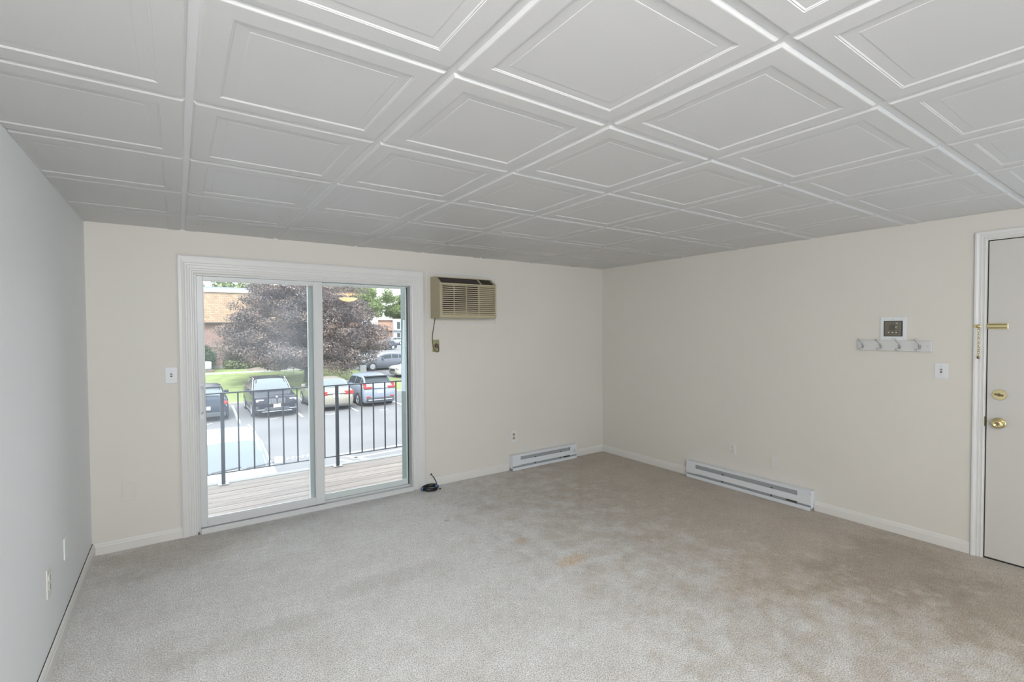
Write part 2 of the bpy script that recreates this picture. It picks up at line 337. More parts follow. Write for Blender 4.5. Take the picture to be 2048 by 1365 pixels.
# ------------------------------------------------------------------ room shell
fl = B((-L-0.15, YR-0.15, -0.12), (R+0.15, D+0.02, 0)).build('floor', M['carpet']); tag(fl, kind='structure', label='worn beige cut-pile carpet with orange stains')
DX0, DX1, DZ = 0.105, 1.765, 1.89           # glass-door rough opening
wb = MB(); T = 0.14
wb.box((-L-0.15, D, -0.12), (DX0, D+T, H+0.3)); wb.box((DX1, D, -0.12), (R+0.15, D+T, H+0.3)); wb.box((DX0, D, DZ), (DX1, D+T, H+0.3)); wb.box((DX0, D, -0.12), (DX1, D+T, 0.0))
tag(wb.build('wall_back', M['wall']), kind='structure')
M['wall_l'] = mat('left_wall_cool_light', (0.84, 0.855, 0.86, 1), 0.62, noise=0.012, nscale=1.5, bump=0.15, bscale=260)  # same wall, its cool daylight put into a lighter, bluer colour
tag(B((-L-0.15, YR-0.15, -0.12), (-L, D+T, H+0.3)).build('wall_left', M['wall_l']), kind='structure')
EY0, EY1, EZ = -0.115, 0.800, 2.02         # entry-door opening
wr = MB(); wr.box((R, EY1, -0.12), (R+0.15, D+T, H+0.3)); wr.box((R, YR-0.15, -0.12), (R+0.15, EY0, H+0.3)); wr.box((R, EY0, EZ), (R+0.15, EY1, H+0.3)); wr.box((R+0.06, EY0, -0.12), (R+0.15, EY1, EZ))
tag(wr.build('wall_right', M['wall']), kind='structure')
tag(B((-L-0.15, YR-0.15, -0.12), (R+0.15, YR, H+0.3)).build('wall_rear', M['wall']), kind='structure')

# suspended ceiling
ce = thing('ceiling', None, None, kind='structure')
B((-L-0.15, YR-0.15, H+0.05), (R+0.15, D+T, H+0.3)).build('ceiling_deck', M['void'], ce)
GX = [0.0435, 0.6446, 1.2662, 1.8864, 2.5072, 3.1016, 3.6881]
GY = [3.6553, 3.042, 2.4351, 1.8201, 1.2146, 0.6142] + [0.6142-0.6096*k for k in range(1, 7)]
GY = [y for y in GY if y > YR+0.1]
prof = [(0.0, 0.004), (0.0, -0.0005), (0.0025, -0.0042), (0.0070, -0.0072), (0.0100, -0.0078), (0.0660, -0.0078), (0.0680, -0.0064), (0.0700, -0.0069), (0.0735, -0.0050), (0.104, -0.0046), (0.1055, -0.0053), (0.108, -0.0054)]
TW = 0.5876                                  # visible tile square inside the tees
def tile_mesh(cut=None):
    bm = bmesh.new(); h = TW/2; rings = []
    for d, z in prof:
        rings.append([bm.verts.new((sx*(h-d), sy*(h-d), z)) for sx, sy in ((-1, -1), (1, -1), (1, 1), (-1, 1))])
    for a, b in zip(rings, rings[1:]):
        for k in range(4): bm.faces.new((a[k], b[k], b[(k+1) % 4], a[(k+1) % 4]))
    bm.faces.new(rings[-1])
    for co, no in (cut or []):
        g = bm.verts[:]+bm.edges[:]+bm.faces[:]
        bmesh.ops.bisect_plane(bm, geom=g, plane_co=co, plane_no=no, clear_outer=True)
    bmesh.ops.recalc_face_normals(bm, faces=bm.faces)
    if sum(f.normal.z*f.calc_area() for f in bm.faces) > 0: bmesh.ops.reverse_faces(bm, faces=bm.faces)
    me = bpy.data.meshes.new('ceiling_tile'); bm.to_mesh(me); bm.free(); me.materials.append(M['ceil']); return me
xs = [GX[0]-0.6096]+GX+[GX[-1]+0.6096]; ys = [GY[0]+0.6096]+GY+[GY[-1]-0.6096]
cache = {}
for i in range(len(xs)-1):
    for j in range(len(ys)-1):
        x0, x1, y1, y0 = xs[i], xs[i+1], ys[j], ys[j+1]
        cx, cy = (x0+x1)/2, (y0+y1)/2; sx, sy = (x1-x0-0.022)/TW, (y1-y0-0.022)/TW
        cut = []; key = []
        if x0 < -L: cut.append(((-L+0.001-cx)/sx, 'x-')); 
        if x1 > R: cut.append(((R-0.001-cx)/sx, 'x+'))
        if y1 > D: cut.append(((D-0.001-cy)/sy, 'y+'))
        if y0 < YR: cut.append(((YR+0.001-cy)/sy, 'y-'))
        key = tuple(c[1] for c in cut)
        if key not in cache:
            pl = []
            for v, k in cut: pl.append({'x-': ((v, 0, 0), (-1, 0, 0)), 'x+': ((v, 0, 0), (1, 0, 0)), 'y+': ((0, v, 0), (0, 1, 0)), 'y-': ((0, v, 0), (0, -1, 0))}[k])
            cache[key] = tile_mesh(pl)
        o = bpy.data.objects.new('ceiling_tile', cache[key]); C.objects.link(o); o.parent = ce
        o.location = (cx, cy, H+random.uniform(-0.0004, 0.0004)); o.scale = (sx, sy, 1)
        o.rotation_euler = (random.uniform(-1, 1)*0.0010, random.uniform(-1, 1)*0.0010, 0)
for x in GX: B((x-0.0120, YR, H), (x+0.0120, D, H+0.004)).build('main_tee', M['tee'], ce)
for y in GY:
    for a, b in zip([-L]+GX, GX+[R]):
        B((max(a, -L)+0.0125 if a > -L else a, y-0.0120, H+0.0006), (b-0.0125 if b < R else b, y+0.0120, H+0.0046)).build('cross_tee', M['tee'], ce)
for a, b in (((-L, YR, H+0.001), (-L+0.022, D, H+0.003)), ((R-0.022, YR, H+0.001), (R, D, H+0.003)), ((-L, D-0.022, H+0.0012), (R, D, H+0.0032)), ((-L, YR, H+0.0012), (R, YR+0.022, H+0.0032))):
    B(a, b).build('wall_angle', M['tee'], ce)

# baseboards: (depth, height) profile run along a wall
bprof = [(0.0, 0.0), (0.013, 0.0), (0.013, 0.052), (0.010, 0.058), (0.009, 0.068), (0.005, 0.076), (0.0, 0.078)]
def baseboard(name, segs, f, gap=0.0):
    mb = MB()
    for a, b in segs:
        n = len(bprof); vs = [f(a, d+gap, z) for d, z in bprof]+[f(b, d+gap, z) for d, z in bprof]
        mb.add(vs, [(k, (k+1) % n, n+(k+1) % n, n+k) for k in range(n)]+[tuple(range(n))[::-1], tuple(range(n, 2*n))])
    return tag(mb.build(name, M['base']), kind='structure')
baseboard('baseboard_back', [(-L, 0.006), (1.886, 2.838), (3.742, R)], lambda t, d, z: (t, D-d, z))
baseboard('baseboard_left', [(YR, D)], lambda t, d, z: (-L+d, t, z), gap=0.004)
baseboard('baseboard_right', [(YR, -0.18), (0.862, 1.792), (2.952, D)], lambda t, d, z: (R-d, t, z))
tg = MB(); tg.box((-L, 3.25, 0.05), (-L+0.0045, D, 0.078)); tg.box((-L, 1.2, 0.05), (-L+0.002, 3.25, 0.0765)); tag(tg.build('baseboard_gap_shade', M['dark']), kind='structure')  # dark strip standing in for shade in the gap behind the left baseboard

# ------------------------------------------------------------------ casing helper: frame round an opening in a u-z plane
cprof = [(0.0, 0.0), (0.0, 0.011), (0.006, 0.014), (0.012, 0.014), (0.015, 0.010), (0.024, 0.010), (0.027, 0.0145), (0.040, 0.0155), (0.043, 0.012), (0.052, 0.0125), (0.056, 0.017), (0.074, 0.020), (0.088, 0.020), (0.094, 0.016), (0.094, 0.0)]
def casing(u0, u1, z1, f, parent, wl=0.094, wr_=0.094, wt=0.094):
    n = len(cprof); P = lambda p, w_: p*w_/0.094
    def leg(A, Bq, name):
        MB().add(A+Bq, [(k, (k+1) % n, n+(k+1) % n, n+k) for k in range(n)]+[tuple(range(n))[::-1], tuple(range(n, 2*n))]).build(name, M['trim'], parent)
    leg([f(u0-P(p, wl), 0.0, d) for p, d in cprof], [f(u0-P(p, wl), z1+P(p, wt), d) for p, d in cprof], 'side_casing')
    leg([f(u0-P(p, wl), z1+P(p, wt), d) for p, d in cprof], [f(u1+P(p, wr_), z1+P(p, wt), d) for p, d in cprof], 'head_casing')
    leg([f(u1+P(p, wr_), 0.0, d) for p, d in cprof], [f(u1+P(p, wr_), z1+P(p, wt), d) for p, d in cprof], 'side_casing')

# ------------------------------------------------------------------ sliding glass door
d1 = thing('door_1', 'white vinyl sliding glass door to the balcony', None, kind='structure')
casing(DX0, DX1, 1.895, lambda u, z, d: (u, D-d, z), d1, wl=0.099, wr_=0.120, wt=0.125)
B((DX0, D-0.002, 0), (DX0+0.013, D+T, DZ)).build('jamb', M['vinyl'], d1, bevel=0.002)
B((DX1-0.008, D-0.002, 0), (DX1, D+0.075, DZ)).build('jamb', M['vinyl'], d1, bevel=0.002)
B((DX0+0.013, D-0.002, DZ-0.012), (DX1-0.008, D+T, DZ)).build('head_jamb', M['vinyl'], d1, bevel=0.002)
sill = MB(); sill.box((DX0+0.013, D-0.030, 0.0), (DX1-0.008, D+0.17, 0.030)); sill.box((DX0+0.013, D-0.030, 0.030), (DX1-0.008, D-0.024, 0.040)); sill.box((DX0+0.013, D+0.044, 0.030), (DX1-0.008, D+0.050, 0.045)); sill.box((DX0+0.013, D+0.088, 0.030), (DX1-0.008, D+0.094, 0.050))
sill.build('sill_track', M['vinyl'], d1, bevel=0.001)
def leaf(name, x0, x1, y0, y1, z0, z1, sl, srt, tp, bt, gm, vm):
    lf = MB()
    lf.box((x0, y0, z0), (x0+sl, y1, z1)).box((x1-srt, y0, z0), (x1, y1, z1)).box((x0+sl, y0, z1-tp), (x1-srt, y1, z1)).box((x0+sl, y0, z0), (x1-srt, y1, z0+bt))
    o = lf.build(name, vm, d1, bevel=0.0025)
    ym = (y0+y1)/2
    B((x0+sl-0.004, ym-0.004, z0+bt-0.004), (x1-srt+0.004, ym+0.004, z1-tp+0.004)).build('glass_pane', gm, o)
    g = MB(); gx0, gx1, gz0, gz1, e = x0+sl, x1-srt, z0+bt, z1-tp, 0.005
    for yy in (y0+0.004,):
        g.box((gx0, yy, gz0), (gx0+e, ym-0.005, gz1)).box((gx1-e, yy, gz0), (gx1, ym-0.005, gz1)).box((gx0+e, yy, gz1-e), (gx1-e, ym-0.005, gz1)).box((gx0+e, yy, gz0), (gx1-e, ym-0.005, gz0+e))
    g.build('glazing_bead', vm, o)
    return o
l1 = leaf('sliding_panel', 0.118, 0.988, D+0.002, D+0.040, 0.040, 1.877, 0.040, 0.068, 0.032, 0.058, M['glassL'], M['vinyl'])
l2 = leaf('fixed_panel', 0.884, DX1-0.008, D+0.052, D+0.086, 0.045, 1.877, 0.083, 0.016, 0.020, 0.045, M['glassR'], M['vinyl_out'])
g = MB(); g.box((0.982, D+0.040, 0.05), (0.990, D+0.052, 1.87)); g.box((DX1-0.026, D+0.046, 0.05), (DX1-0.016, D+0.052, 1.87)); g.build('weatherstrip', M['gasket'], d1)
B((DX1-0.0095, D+0.088, 0.03), (DX1+0.004, D+0.235, DZ)).build('exterior_jamb', M['green'], d1, bevel=0.002)
hd = MB(); hd.box((0.124, D-0.006, 0.835), (0.152, D+0.003, 1.095)); hd.tube([(0.138, D-0.006, 0.875), (0.142, D-0.034, 0.895), (0.146, D-0.042, 0.955), (0.146, D-0.042, 1.015), (0.142, D-0.034, 1.055), (0.138, D-0.006, 1.075)], 0.007, 8)
hd.build('door_handle', M['white'], d1, bevel=0.002)
B((0.930, D+0.0865, 0.93), (0.938, D+0.0885, 1.06)).build('latch', M['gasket'], d1)
B((0.10, D-0.024, 0.001), (0.106, D-0.010, 0.018)).build('gap_shadow', M['dark'], d1)

# ------------------------------------------------------------------ entry door
d2 = thing('door_2', 'white flush entry door with brass hardware', None, kind='structure')
casing(EY0-0.004, EY1+0.004, EZ+0.006, lambda u, z, d: (R-d, u, z), d2, wl=0.058, wr_=0.056, wt=0.052)
dl = B((R-0.002, EY0+0.006, 0.010), (R+0.040, EY1-0.006, EZ-0.006)).build('door_leaf', M['door'], d2, bevel=0.002)
st = MB(); st.box((R+0.004, EY1-0.006, 0), (R+0.05, EY1-0.0008, EZ)); st.box((R+0.004, EY0+0.0008, 0), (R+0.05, EY0+0.006, EZ)); st.box((R+0.004, EY0, EZ-0.006), (R+0.05, EY1, EZ-0.0008)); st.box((R+0.0, EY0+0.006, 0.0), (R+0.05, EY1-0.006, 0.009))
st.build('door_gap', M['dark'], d2)
kx = R-0.002
kb = MB().lathe([(0.0, 0.0), (0.033, 0.0), (0.033, 0.004), (0.028, 0.009), (0.014, 0.012), (0.012, 0.028), (0.018, 0.034), (0.0265, 0.042), (0.028, 0.052), (0.024, 0.062), (0.012, 0.066), (0.011, 0.064), (0.0, 0.064)], (kx, 0.737, 0.872), (-1, 0, 0), 32).build('door_knob', M['brass'], d2, smooth=True)
B((kx-0.0655, 0.731, 0.8705), (kx-0.0635, 0.743, 0.8735)).build('keyhole', M['slotdark'], kb)
db = MB().lathe([(0.0, 0.0), (0.034, 0.0), (0.034, 0.004), (0.034, 0.0041), (0.0315, 0.0085), (0.0314, 0.0086), (0.0, 0.0087)], (kx, 0.737, 1.050), (-1, 0, 0), 36).build('deadbolt', M['brasspale'], d2)
MB().box((kx-0.024, 0.716, 1.0455), (kx-0.012, 0.758, 1.0545), Matrix.Rotation(math.radians(14), 3, 'X')).lathe([(0.010, 0), (0.010, 0.006), (0, 0.006)], (kx-0.0085, 0.737, 1.05), (-1, 0, 0), 18).build('thumb_turn', M['brassdull'], db, bevel=0.003)
for yy in (0.722, 0.753): MB().lathe([(0.0045, 0), (0.0045, 0.003), (0, 0.003)], (kx-0.011, yy, 1.050), (-1, 0, 0), 12).build('screw', M['brassdull'], db)
B((R-0.010, EY1-0.002, 0.845), (R-0.0025, EY1+0.006, 0.905)).build('strike_plate', M['brassdull'], d2, bevel=0.001)
cs = MB(); cs.box((kx-0.003, 0.703, 1.461), (kx, 0.800, 1.496)); ct = cs.build('chain_track', M['brass'], d2, bevel=0.0015)
B((kx-0.010, 0.708, 1.486), (kx-0.003, 0.797, 1.492)).build('track_rail', M['brassdull'], ct, bevel=0.001)
B((kx-0.010, 0.708, 1.465), (kx-0.003, 0.797, 1.471)).build('track_rail', M['brassdull'], ct, bevel=0.001)
ch = MB(); ch.box((R-0.026, 0.822, 1.469), (R-0.014, 0.858, 1.488)).lathe([(0.012, 0), (0.012, 0.010), (0.006, 0.014), (0, 0.014)], (R-0.024, 0.832, 1.478), (-1, 0, 0), 16); cb = ch.build('chain_anchor', M['brass'], d2, bevel=0.001)
z = 1.462
for k in range(13):
    pts = []
    for q in range(10):
        a = 2*PI*q/10; du = 0.0045*math.cos(a); dz = 0.0095*math.sin(a)
        pts.append((R-0.027+(du if k % 2 else 0), 0.832+(0 if k % 2 else du), z+dz))
    MB().tube(pts, 0.0017, 6, closed=True).build('chain_link', M['brass'], cb, smooth=True); z -= 0.0138
MB().lathe([(0.0, 0), (0.007, 0.0), (0.007, 0.012), (0.003, 0.016), (0, 0.016)], (R-0.027, 0.832, z-0.010), (0, 0, 1), 14).build('chain_slider', M['brassdull'], cb, smooth=True)

# ------------------------------------------------------------------ air conditioner and its wall surround
t1 = thing('trim_1', 'thin painted surround on the wall behind the air conditioner', None, kind='structure')
for a, b in (((1.912, 1.518), (1.926, 2.024)), ((2.676, 1.518), (2.690, 2.024)), ((1.926, 2.010), (2.676, 2.024)), ((1.926, 1.518), (2.676, 1.532))):
    B((a[0], D-0.006, a[1]), (b[0], D+0.001, b[1])).build('trim_strip', M['trim'], t1, bevel=0.0015)
ac = thing('air_conditioner', 'beige through-wall air conditioner above the wall outlet', 'air conditioner', (1.957, D, 1.585))
AW, AH, AD = 0.609, 0.385, 0.20
poly = [(0, 0.0), (-AD+0.02, 0.0), (-AD, 0.012), (-AD, 0.020)]
# cabinet: sides, bottom, sloped top rim built as an open shell
side = [(0, 0), (-AD+0.015, 0), (-AD, 0.012), (-AD, 0.322), (-0.105, AH), (0, AH)]
cab = MB()
for x in (0.0, AW-0.010):
    n = len(side); cab.add([(x, y, z) for y, z in side]+[(x+0.010, y, z) for y, z in side], [tuple(range(n)), tuple(range(n, 2*n))[::-1]]+[(k, n+k, n+(k+1) % n, (k+1) % n) for k in range(n)])
cab.box((0.01, -0.105, AH-0.008), (AW-0.01, 0, AH)).box((0.01, -AD+0.015, 0), (AW-0.01, 0, 0.008))
cab.box((0.01, -AD, 0.308), (AW-0.01, -AD+0.014, 0.322)).box((0.01, -AD+0.001, 0.006), (AW-0.01, -AD+0.010, 0.030))
sl = math.atan2(AH-0.322, AD-0.105)
for xa, xb in ((0.01, 0.022), (0.440, 0.454), (AW-0.022, AW-0.01)):
    v = [(xa, -AD+0.004, 0.320), (xb, -AD+0.004, 0.320), (xb, -0.104, AH-0.001), (xa, -0.104, AH-0.001)]
    cab.add(v+[(x, y+0.006, z-0.008) for x, y, z in v], [(0, 1, 2, 3), (7, 6, 5, 4), (0, 4, 5, 1), (1, 5, 6, 2), (2, 6, 7, 3), (3, 7, 4, 0)])
cab.build('cabinet', M['acside'], ac, bevel=0.0025)
B((0.010, -AD+0.022, 0.009), (AW-0.010, -0.02, 0.300)).build('inner_core', M['acdark'], ac)
v = [(0.02, -AD+0.018, 0.312), (AW-0.02, -AD+0.018, 0.312), (AW-0.02, -0.108, AH-0.016), (0.02, -0.108, AH-0.016)]
dg = MB().add(v+[(x, y+0.01, z-0.012) for x, y, z in v], [(0, 1, 2, 3), (7, 6, 5, 4), (0, 4, 5, 1), (1, 5, 6, 2), (2, 6, 7, 3), (3, 7, 4, 0)]).build('discharge_grille', M['acdark'], ac)
for k in range(7):
    q = (k+0.5)/7; yy = -AD+0.014+q*(AD-0.124); zz = 0.316+q*(AH-0.330)
    MB().box((0.023, yy-0.001, zz-0.006), (0.439, yy+0.001, zz+0.004)).build('vane', M['acdark'], dg)
# front grille: slats over dark core, closed panel on the right
gr = B((0.415, -AD+0.007, 0.034), (AW-0.012, -AD+0.016, 0.306)).build('grille_backing', M['acback'], ac)
fr = MB()
for xa, xb in ((0.010, 0.026), (0.141, 0.149), (0.272, 0.280), (0.402, 0.416), (AW-0.020, AW-0.010)):
    B((xa, -AD-0.0015, 0.030), (xb, -AD+0.009, 0.308)).build('grille_mullion', M['acbeige'], ac, bevel=0.001)
NS = 15
for k in range(NS):
    zc = 0.040+k*(0.262/(NS-1))
    hh = 0.0060 if k > 1 else 0.0080
    MB().add([(0.012, -AD-0.002, zc-hh), (AW-0.012, -AD-0.002, zc-hh), (AW-0.012, -AD-0.002, zc+hh*0.6), (0.012, -AD-0.002, zc+hh*0.6), (0.012, -AD+0.012, zc-hh+0.004), (AW-0.012, -AD+0.012, zc-hh+0.004), (AW-0.012, -AD+0.012, zc+hh), (0.012, -AD+0.012, zc+hh)],
        [(0, 1, 2, 3), (7, 6, 5, 4), (0, 4, 5, 1), (1, 5, 6, 2), (2, 6, 7, 3), (3, 7, 4, 0)]).build('grille_slat', M['acbeige'], ac)
# cord from the cabinet to the outlet
cord = MB().tube([(0.022, -0.05, 0.002), (0.018, -0.05, -0.03), (0.006, -0.05, -0.09), (-0.002, -0.045, -0.15), (-0.004, -0.045, -0.21), (0.002, -0.045, -0.26), (0.018, -0.05, -0.298), (0.034, -0.055, -0.315), (0.050, -0.052, -0.313), (0.060, -0.045, -0.292), (0.060, -0.038, -0.27)], 0.0042, 8).build('power_cord', M['accord'], ac, smooth=True)
MB().lathe([(0.0, 0), (0.020, 0.0), (0.020, 0.018), (0.013, 0.030), (0.006, 0.036), (0, 0.036)], (0.055, -0.006, -0.258), (0, -1, 0), 20).build('plug', M['plug'], ac, smooth=True)

# ------------------------------------------------------------------ wall plates (local: x across, -y out of wall, z up)
def plate_base(name, label, cat, loc, rz, w_, h_, m_, group=None):
    t = thing(name, label, cat, loc, rz, group)
    MB().box((-w_/2, -0.006, -h_/2), (w_/2, 0.0, h_/2)).build('cover_plate', m_, t, bevel=0.0025)
    return t
def screw(t, x, z, m_=None, r=0.003): MB().lathe([(r, 0), (r, 0.0012), (0, 0.0016)], (x, -0.006, z), (0, -1, 0), 10).build('screw', m_ or M['plate'], t)
def outlet(label, loc, rz, m_=None, m2=None, w_=0.070, h_=0.114, dim=False):
    t = plate_base('wall_outlet', label, 'outlet', loc, rz, w_, h_, m_ or M['white'])
    for s_ in (1, -1):
        rc = MB(); z0 = 0.0195*s_
        pts = [(-0.0165, -0.008), (-0.0165, 0.008), (-0.010, 0.0145), (0.010, 0.0145), (0.0165, 0.008), (0.0165, -0.008), (0.010, -0.0145), (-0.010, -0.0145)]
        n = 8; rc.add([(x, -0.0085, z0+z) for x, z in pts]+[(x, -0.005, z0+z) for x, z in pts], [tuple(range(n))]+[(k, (k+1) % n, n+(k+1) % n, n+k) for k in range(n)])
        r_ = rc.build('socket', m2 or m_ or M['white'], t)
        sl_ = MB(); sl_.box((-0.0075, -0.0095, z0+0.0), (-0.0050, -0.0084, z0+0.009)).box((0.0050, -0.0095, z0+0.001), (0.0075, -0.0084, z0+0.008)).box((-0.0022, -0.0095, z0-0.0095), (0.0022, -0.0084, z0-0.005))
        sl_.build('socket_slot', M['slotdark'], r_)
    screw(t, 0, 0, M['fin'])
    return t
def switch(label, loc, rz, hsc=1.0):
    t = plate_base('light_switch', label, 'light switch', loc, rz, 0.070, 0.114*hsc, M['white'])
    MB().box((-0.006, -0.0068, -0.013), (0.006, -0.0055, 0.013)).build('toggle_slot', M['graydark'], t)
    MB().box((-0.0045, -0.018, -0.004), (0.0045, -0.006, 0.006), Matrix.Rotation(math.radians(-25), 3, 'X')).build('toggle', M['lightbtn'], t, bevel=0.001)
    screw(t, 0, 0.030*hsc, M['fin']); screw(t, 0, -0.030*hsc, M['fin']); return t
RZB, RZR, RZL = 0.0, -PI/2, PI/2
switch('white light switch on the back wall left of the glass door', (-0.040, D, 1.166), RZB)
switch('white light switch on the right wall near the entry door', (R, 1.018, 1.182), RZR, 0.92)
bp = plate_base('blank_plate', 'painted-over blank wall plate low to the left of the glass door', 'wall plate', (-0.290, D, 0.388), RZB, 0.072, 0.122, M['wall']); screw(bp, 0, 0.042, M['wall']); screw(bp, 0, -0.042, M['wall'])
ao = outlet('yellowed wall outlet with brown plug under the air conditioner', (2.008, D, 1.327), RZB, M['yplate'], M['yplate'])
outlet('white outlet on the back wall above the short baseboard heater', (2.899, D, 0.350), RZB, M['white'], M['acbeige'], w_=0.062)
outlet('white outlet on the right wall above the long baseboard heater', (R, 2.496, 0.360), RZR, M['plate'], M['plate'], w_=0.066, h_=0.100)
pp = plate_base('phone_plate', 'painted wall plate with small jack above the long heater', 'wall plate', (R, 2.107, 0.316), RZR, 0.070, 0.108, M['plate'])
MB().box((-0.008, -0.008, -0.007), (0.008, -0.0055, 0.007)).build('jack', M['wall'], pp, bevel=0.001); screw(pp, 0, 0.04); screw(pp, 0, -0.04)
outlet('white outlet on the left wall nearest the camera', (-L, 2.879, 0.378), RZL, M['plate'], M['plate'], w_=0.070, h_=0.130)
bq = plate_base('blank_plate', 'blank painted plate on the left wall near the back corner', 'wall plate', (-L, 3.268, 0.388), RZL, 0.070, 0.108, M['wall_l']); screw(bq, 0, 0.04, M['wall']); screw(bq, 0, -0.04, M['wall'])

# thermostat / intercom panel
tp = thing('intercom_panel', 'square white intercom frame with dark taupe centre above coat rack', 'intercom', (R, 1.286, 1.4645), RZR)
pf = MB(); W2, H2, a, b = 0.076, 0.0845, 0.0560, 0.0560
pf.box((-W2, -0.007, -H2), (-a, 0, H2)).box((a, -0.007, -H2), (W2, 0, H2)).box((-a, -0.007, b), (a, 0, H2)).box((-a, -0.007, -H2), (a, 0, -b+0.002))
pf.build('frame', M['white'], tp, bevel=0.002)
MB().box((-a, -0.004, -b+0.002), (a, 0.0, b)).build('back_panel', M['graydark'], tp)
cp = MB().box((-0.050, -0.010, -0.051), (0.047, -0.004, 0.051)).build('face_panel', M['grayplastic'], tp, bevel=0.002)
for k in range(9): MB().box((-0.022, -0.0112, -0.006+k*0.0042), (0.016, -0.0098, -0.0042+k*0.0042)).build('speaker_slot', M['graydark'], cp)
for k, x in enumerate((-0.028, -0.006, 0.016)):
    MB().box((x-0.001, -0.0125, -0.031), (x+0.016, -0.0100, -0.019)).build('button_recess', M['slotdark'], cp)
    MB().box((x, -0.0150, -0.0285), (x+0.012, -0.0120, -0.0215)).build('button', M['lightbtn'], cp, bevel=0.0008)
MB().box((0.017, -0.0125, 0.006), (0.021, -0.0098, 0.020)).build('indicator', M['lightbtn'], cp)
MB().box((0.018, -0.0112, 0.038), (0.030, -0.0098, 0.042)).build('name_plate', M['fin'], cp)
for zz in (0.070, -0.069):
    MB().lathe([(0.0035, 0), (0.0035, 0.001), (0, 0.0014)], (0, -0.007, zz), (0, -1, 0), 10).build('screw', M['hook'], tp)

# coat rack
rk = thing('coat_rack', 'pale grey wooden coat rack with four hooks below the intercom', 'coat rack', (R, 1.284, 1.343), RZR)
MB().box((-0.219, -0.018, -0.038), (0.219, 0, 0.038)).build('board', M['rack'], rk, bevel=0.004)
for x in (-0.183, -0.074, 0.038, 0.151):
    hk = MB(); hk.box((x-0.005, -0.021, -0.016), (x+0.005, -0.018, 0.018))
    hk.tube([(x+0.006, -0.020, 0.002), (x+0.002, -0.026, 0.015), (x-0.006, -0.040, 0.032), (x-0.010, -0.052, 0.046)], [0.0045, 0.0045, 0.0042, 0.005], 8)
    hk.tube([(x+0.005, -0.020, 0.008), (x+0.013, -0.023, -0.006), (x+0.012, -0.029, -0.020), (x+0.004, -0.038, -0.028), (x-0.004, -0.046, -0.026), (x-0.008, -0.050, -0.019)], [0.0045, 0.0045, 0.0045, 0.0045, 0.005, 0.0065], 8)
    hk.lathe([(0.0, -0.007), (0.005, -0.005), (0.007, 0), (0.005, 0.005), (0, 0.007)], (x-0.010, -0.054, 0.048), (0, 0, 1), 12)
    hk.build('hook', M['hook'], rk, smooth=True)
for x in (-0.206, 0.196): MB().lathe([(0.006, 0), (0.005, 0.002), (0, 0.003)], (x, -0.018, 0), (0, -1, 0), 14).build('screw_cap', M['hook'], rk)

# baseboard heaters
def heater(label, loc, rz, Lh, knob_at, Hh=0.160, Dh=0.062, knob=False, flip=False):
    t = thing('baseboard_heater', label, 'heater', loc, rz); h = Lh/2; e0 = 0.105
    p_ = [(0, 0.0), (0, Hh), (-Dh+0.006, Hh), (-Dh, Hh-0.014), (-Dh, Hh-0.028)]
    shell = MB(); shell.box((-h, -0.004, 0.0), (h, 0.0, Hh)); shell.box((-h, -Dh+0.004, Hh-0.003), (h, 0, Hh)); shell.box((-h, -Dh, Hh-0.022), (h, -Dh+0.003, Hh-0.001))
    shell.build('back_housing', M['heater'], t, bevel=0.0015)
    MB().box((-h+e0, -Dh-0.001, 0.051), (h-e0, -Dh+0.003, Hh-0.058)).build('front_panel', M['heater'], t, bevel=0.001)
    for s_ in (-1, 1):
        x0_, x1_ = (-h, -h+e0) if s_ < 0 else (h-e0, h)
        en = MB(); en.box((x0_, -Dh-0.002, 0.045), (x1_, -Dh+0.002, Hh-0.018)); en.box((-h if s_ < 0 else h-0.003, -Dh, 0.022), (-h+0.003 if s_ < 0 else h, -0.001, Hh))
        e_ = en.build('end_cap', M['heater'], t, bevel=0.001)
        MB().lathe([(0.003, 0), (0.002, 0.001), (0, 0.0015)], (s_*(h-0.008), -Dh-0.002, Hh-0.024), (0, -1, 0), 10).build('screw', M['slotdark'], e_)
    MB().box((-h+0.004, -Dh-0.004, 0.0), (h-0.004, -Dh, 0.029)).build('toe_plate', M['heater'], t, bevel=0.001)
    MB().box((-h+0.004, -Dh+0.008, 0.006), (h-0.004, -0.006, Hh-0.006)).build('heater_interior', M['heaterin'], t)
    el = MB(); el.tube([(-h+0.07, -Dh+0.004, 0.075), (h-0.07, -Dh+0.004, 0.075)], 0.004, 8)
    el.build('heating_element', M['fin'], t)
    for q in (0.33, 0.72):
        MB().box((-h+Lh*q, -Dh+0.001, Hh-0.062), (-h+Lh*q+0.016, -Dh+0.005, Hh-0.050)).build('bracket', M['slotdark'], t)
        MB().box((-h+Lh*q, -Dh+0.001, 0.036), (-h+Lh*q+0.012, -Dh+0.005, 0.048)).build('bracket', M['slotdark'], t)
    lx = h-e0-0.09
    MB().box((lx, -Dh+0.002, 0.034), (lx+0.085, -Dh+0.006, 0.047)).build('rating_label', M['graydark'], t)
    if knob:
        kk = MB().lathe([(0, 0), (0.019, 0.0), (0.019, 0.004), (0.014, 0.006), (0.012, 0.016), (0, 0.017)], (h-e0/2, -Dh-0.002, 0.098), (0, -1, 0), 24).build('thermostat_knob', M['white'], t, smooth=True)
        MB().box((h-e0/2-0.002, -Dh-0.0195, 0.090), (h-e0/2+0.002, -Dh-0.0185, 0.106)).build('pointer', M['slotdark'], kk)
    return t
heater('short white baseboard heater with thermostat knob on the back wall', (3.290, D, 0.002), RZB, 0.900, 1, knob=True)
heater('long white baseboard heater on the right wall', (R, 2.372, 0.002), RZR, 1.156, 1)

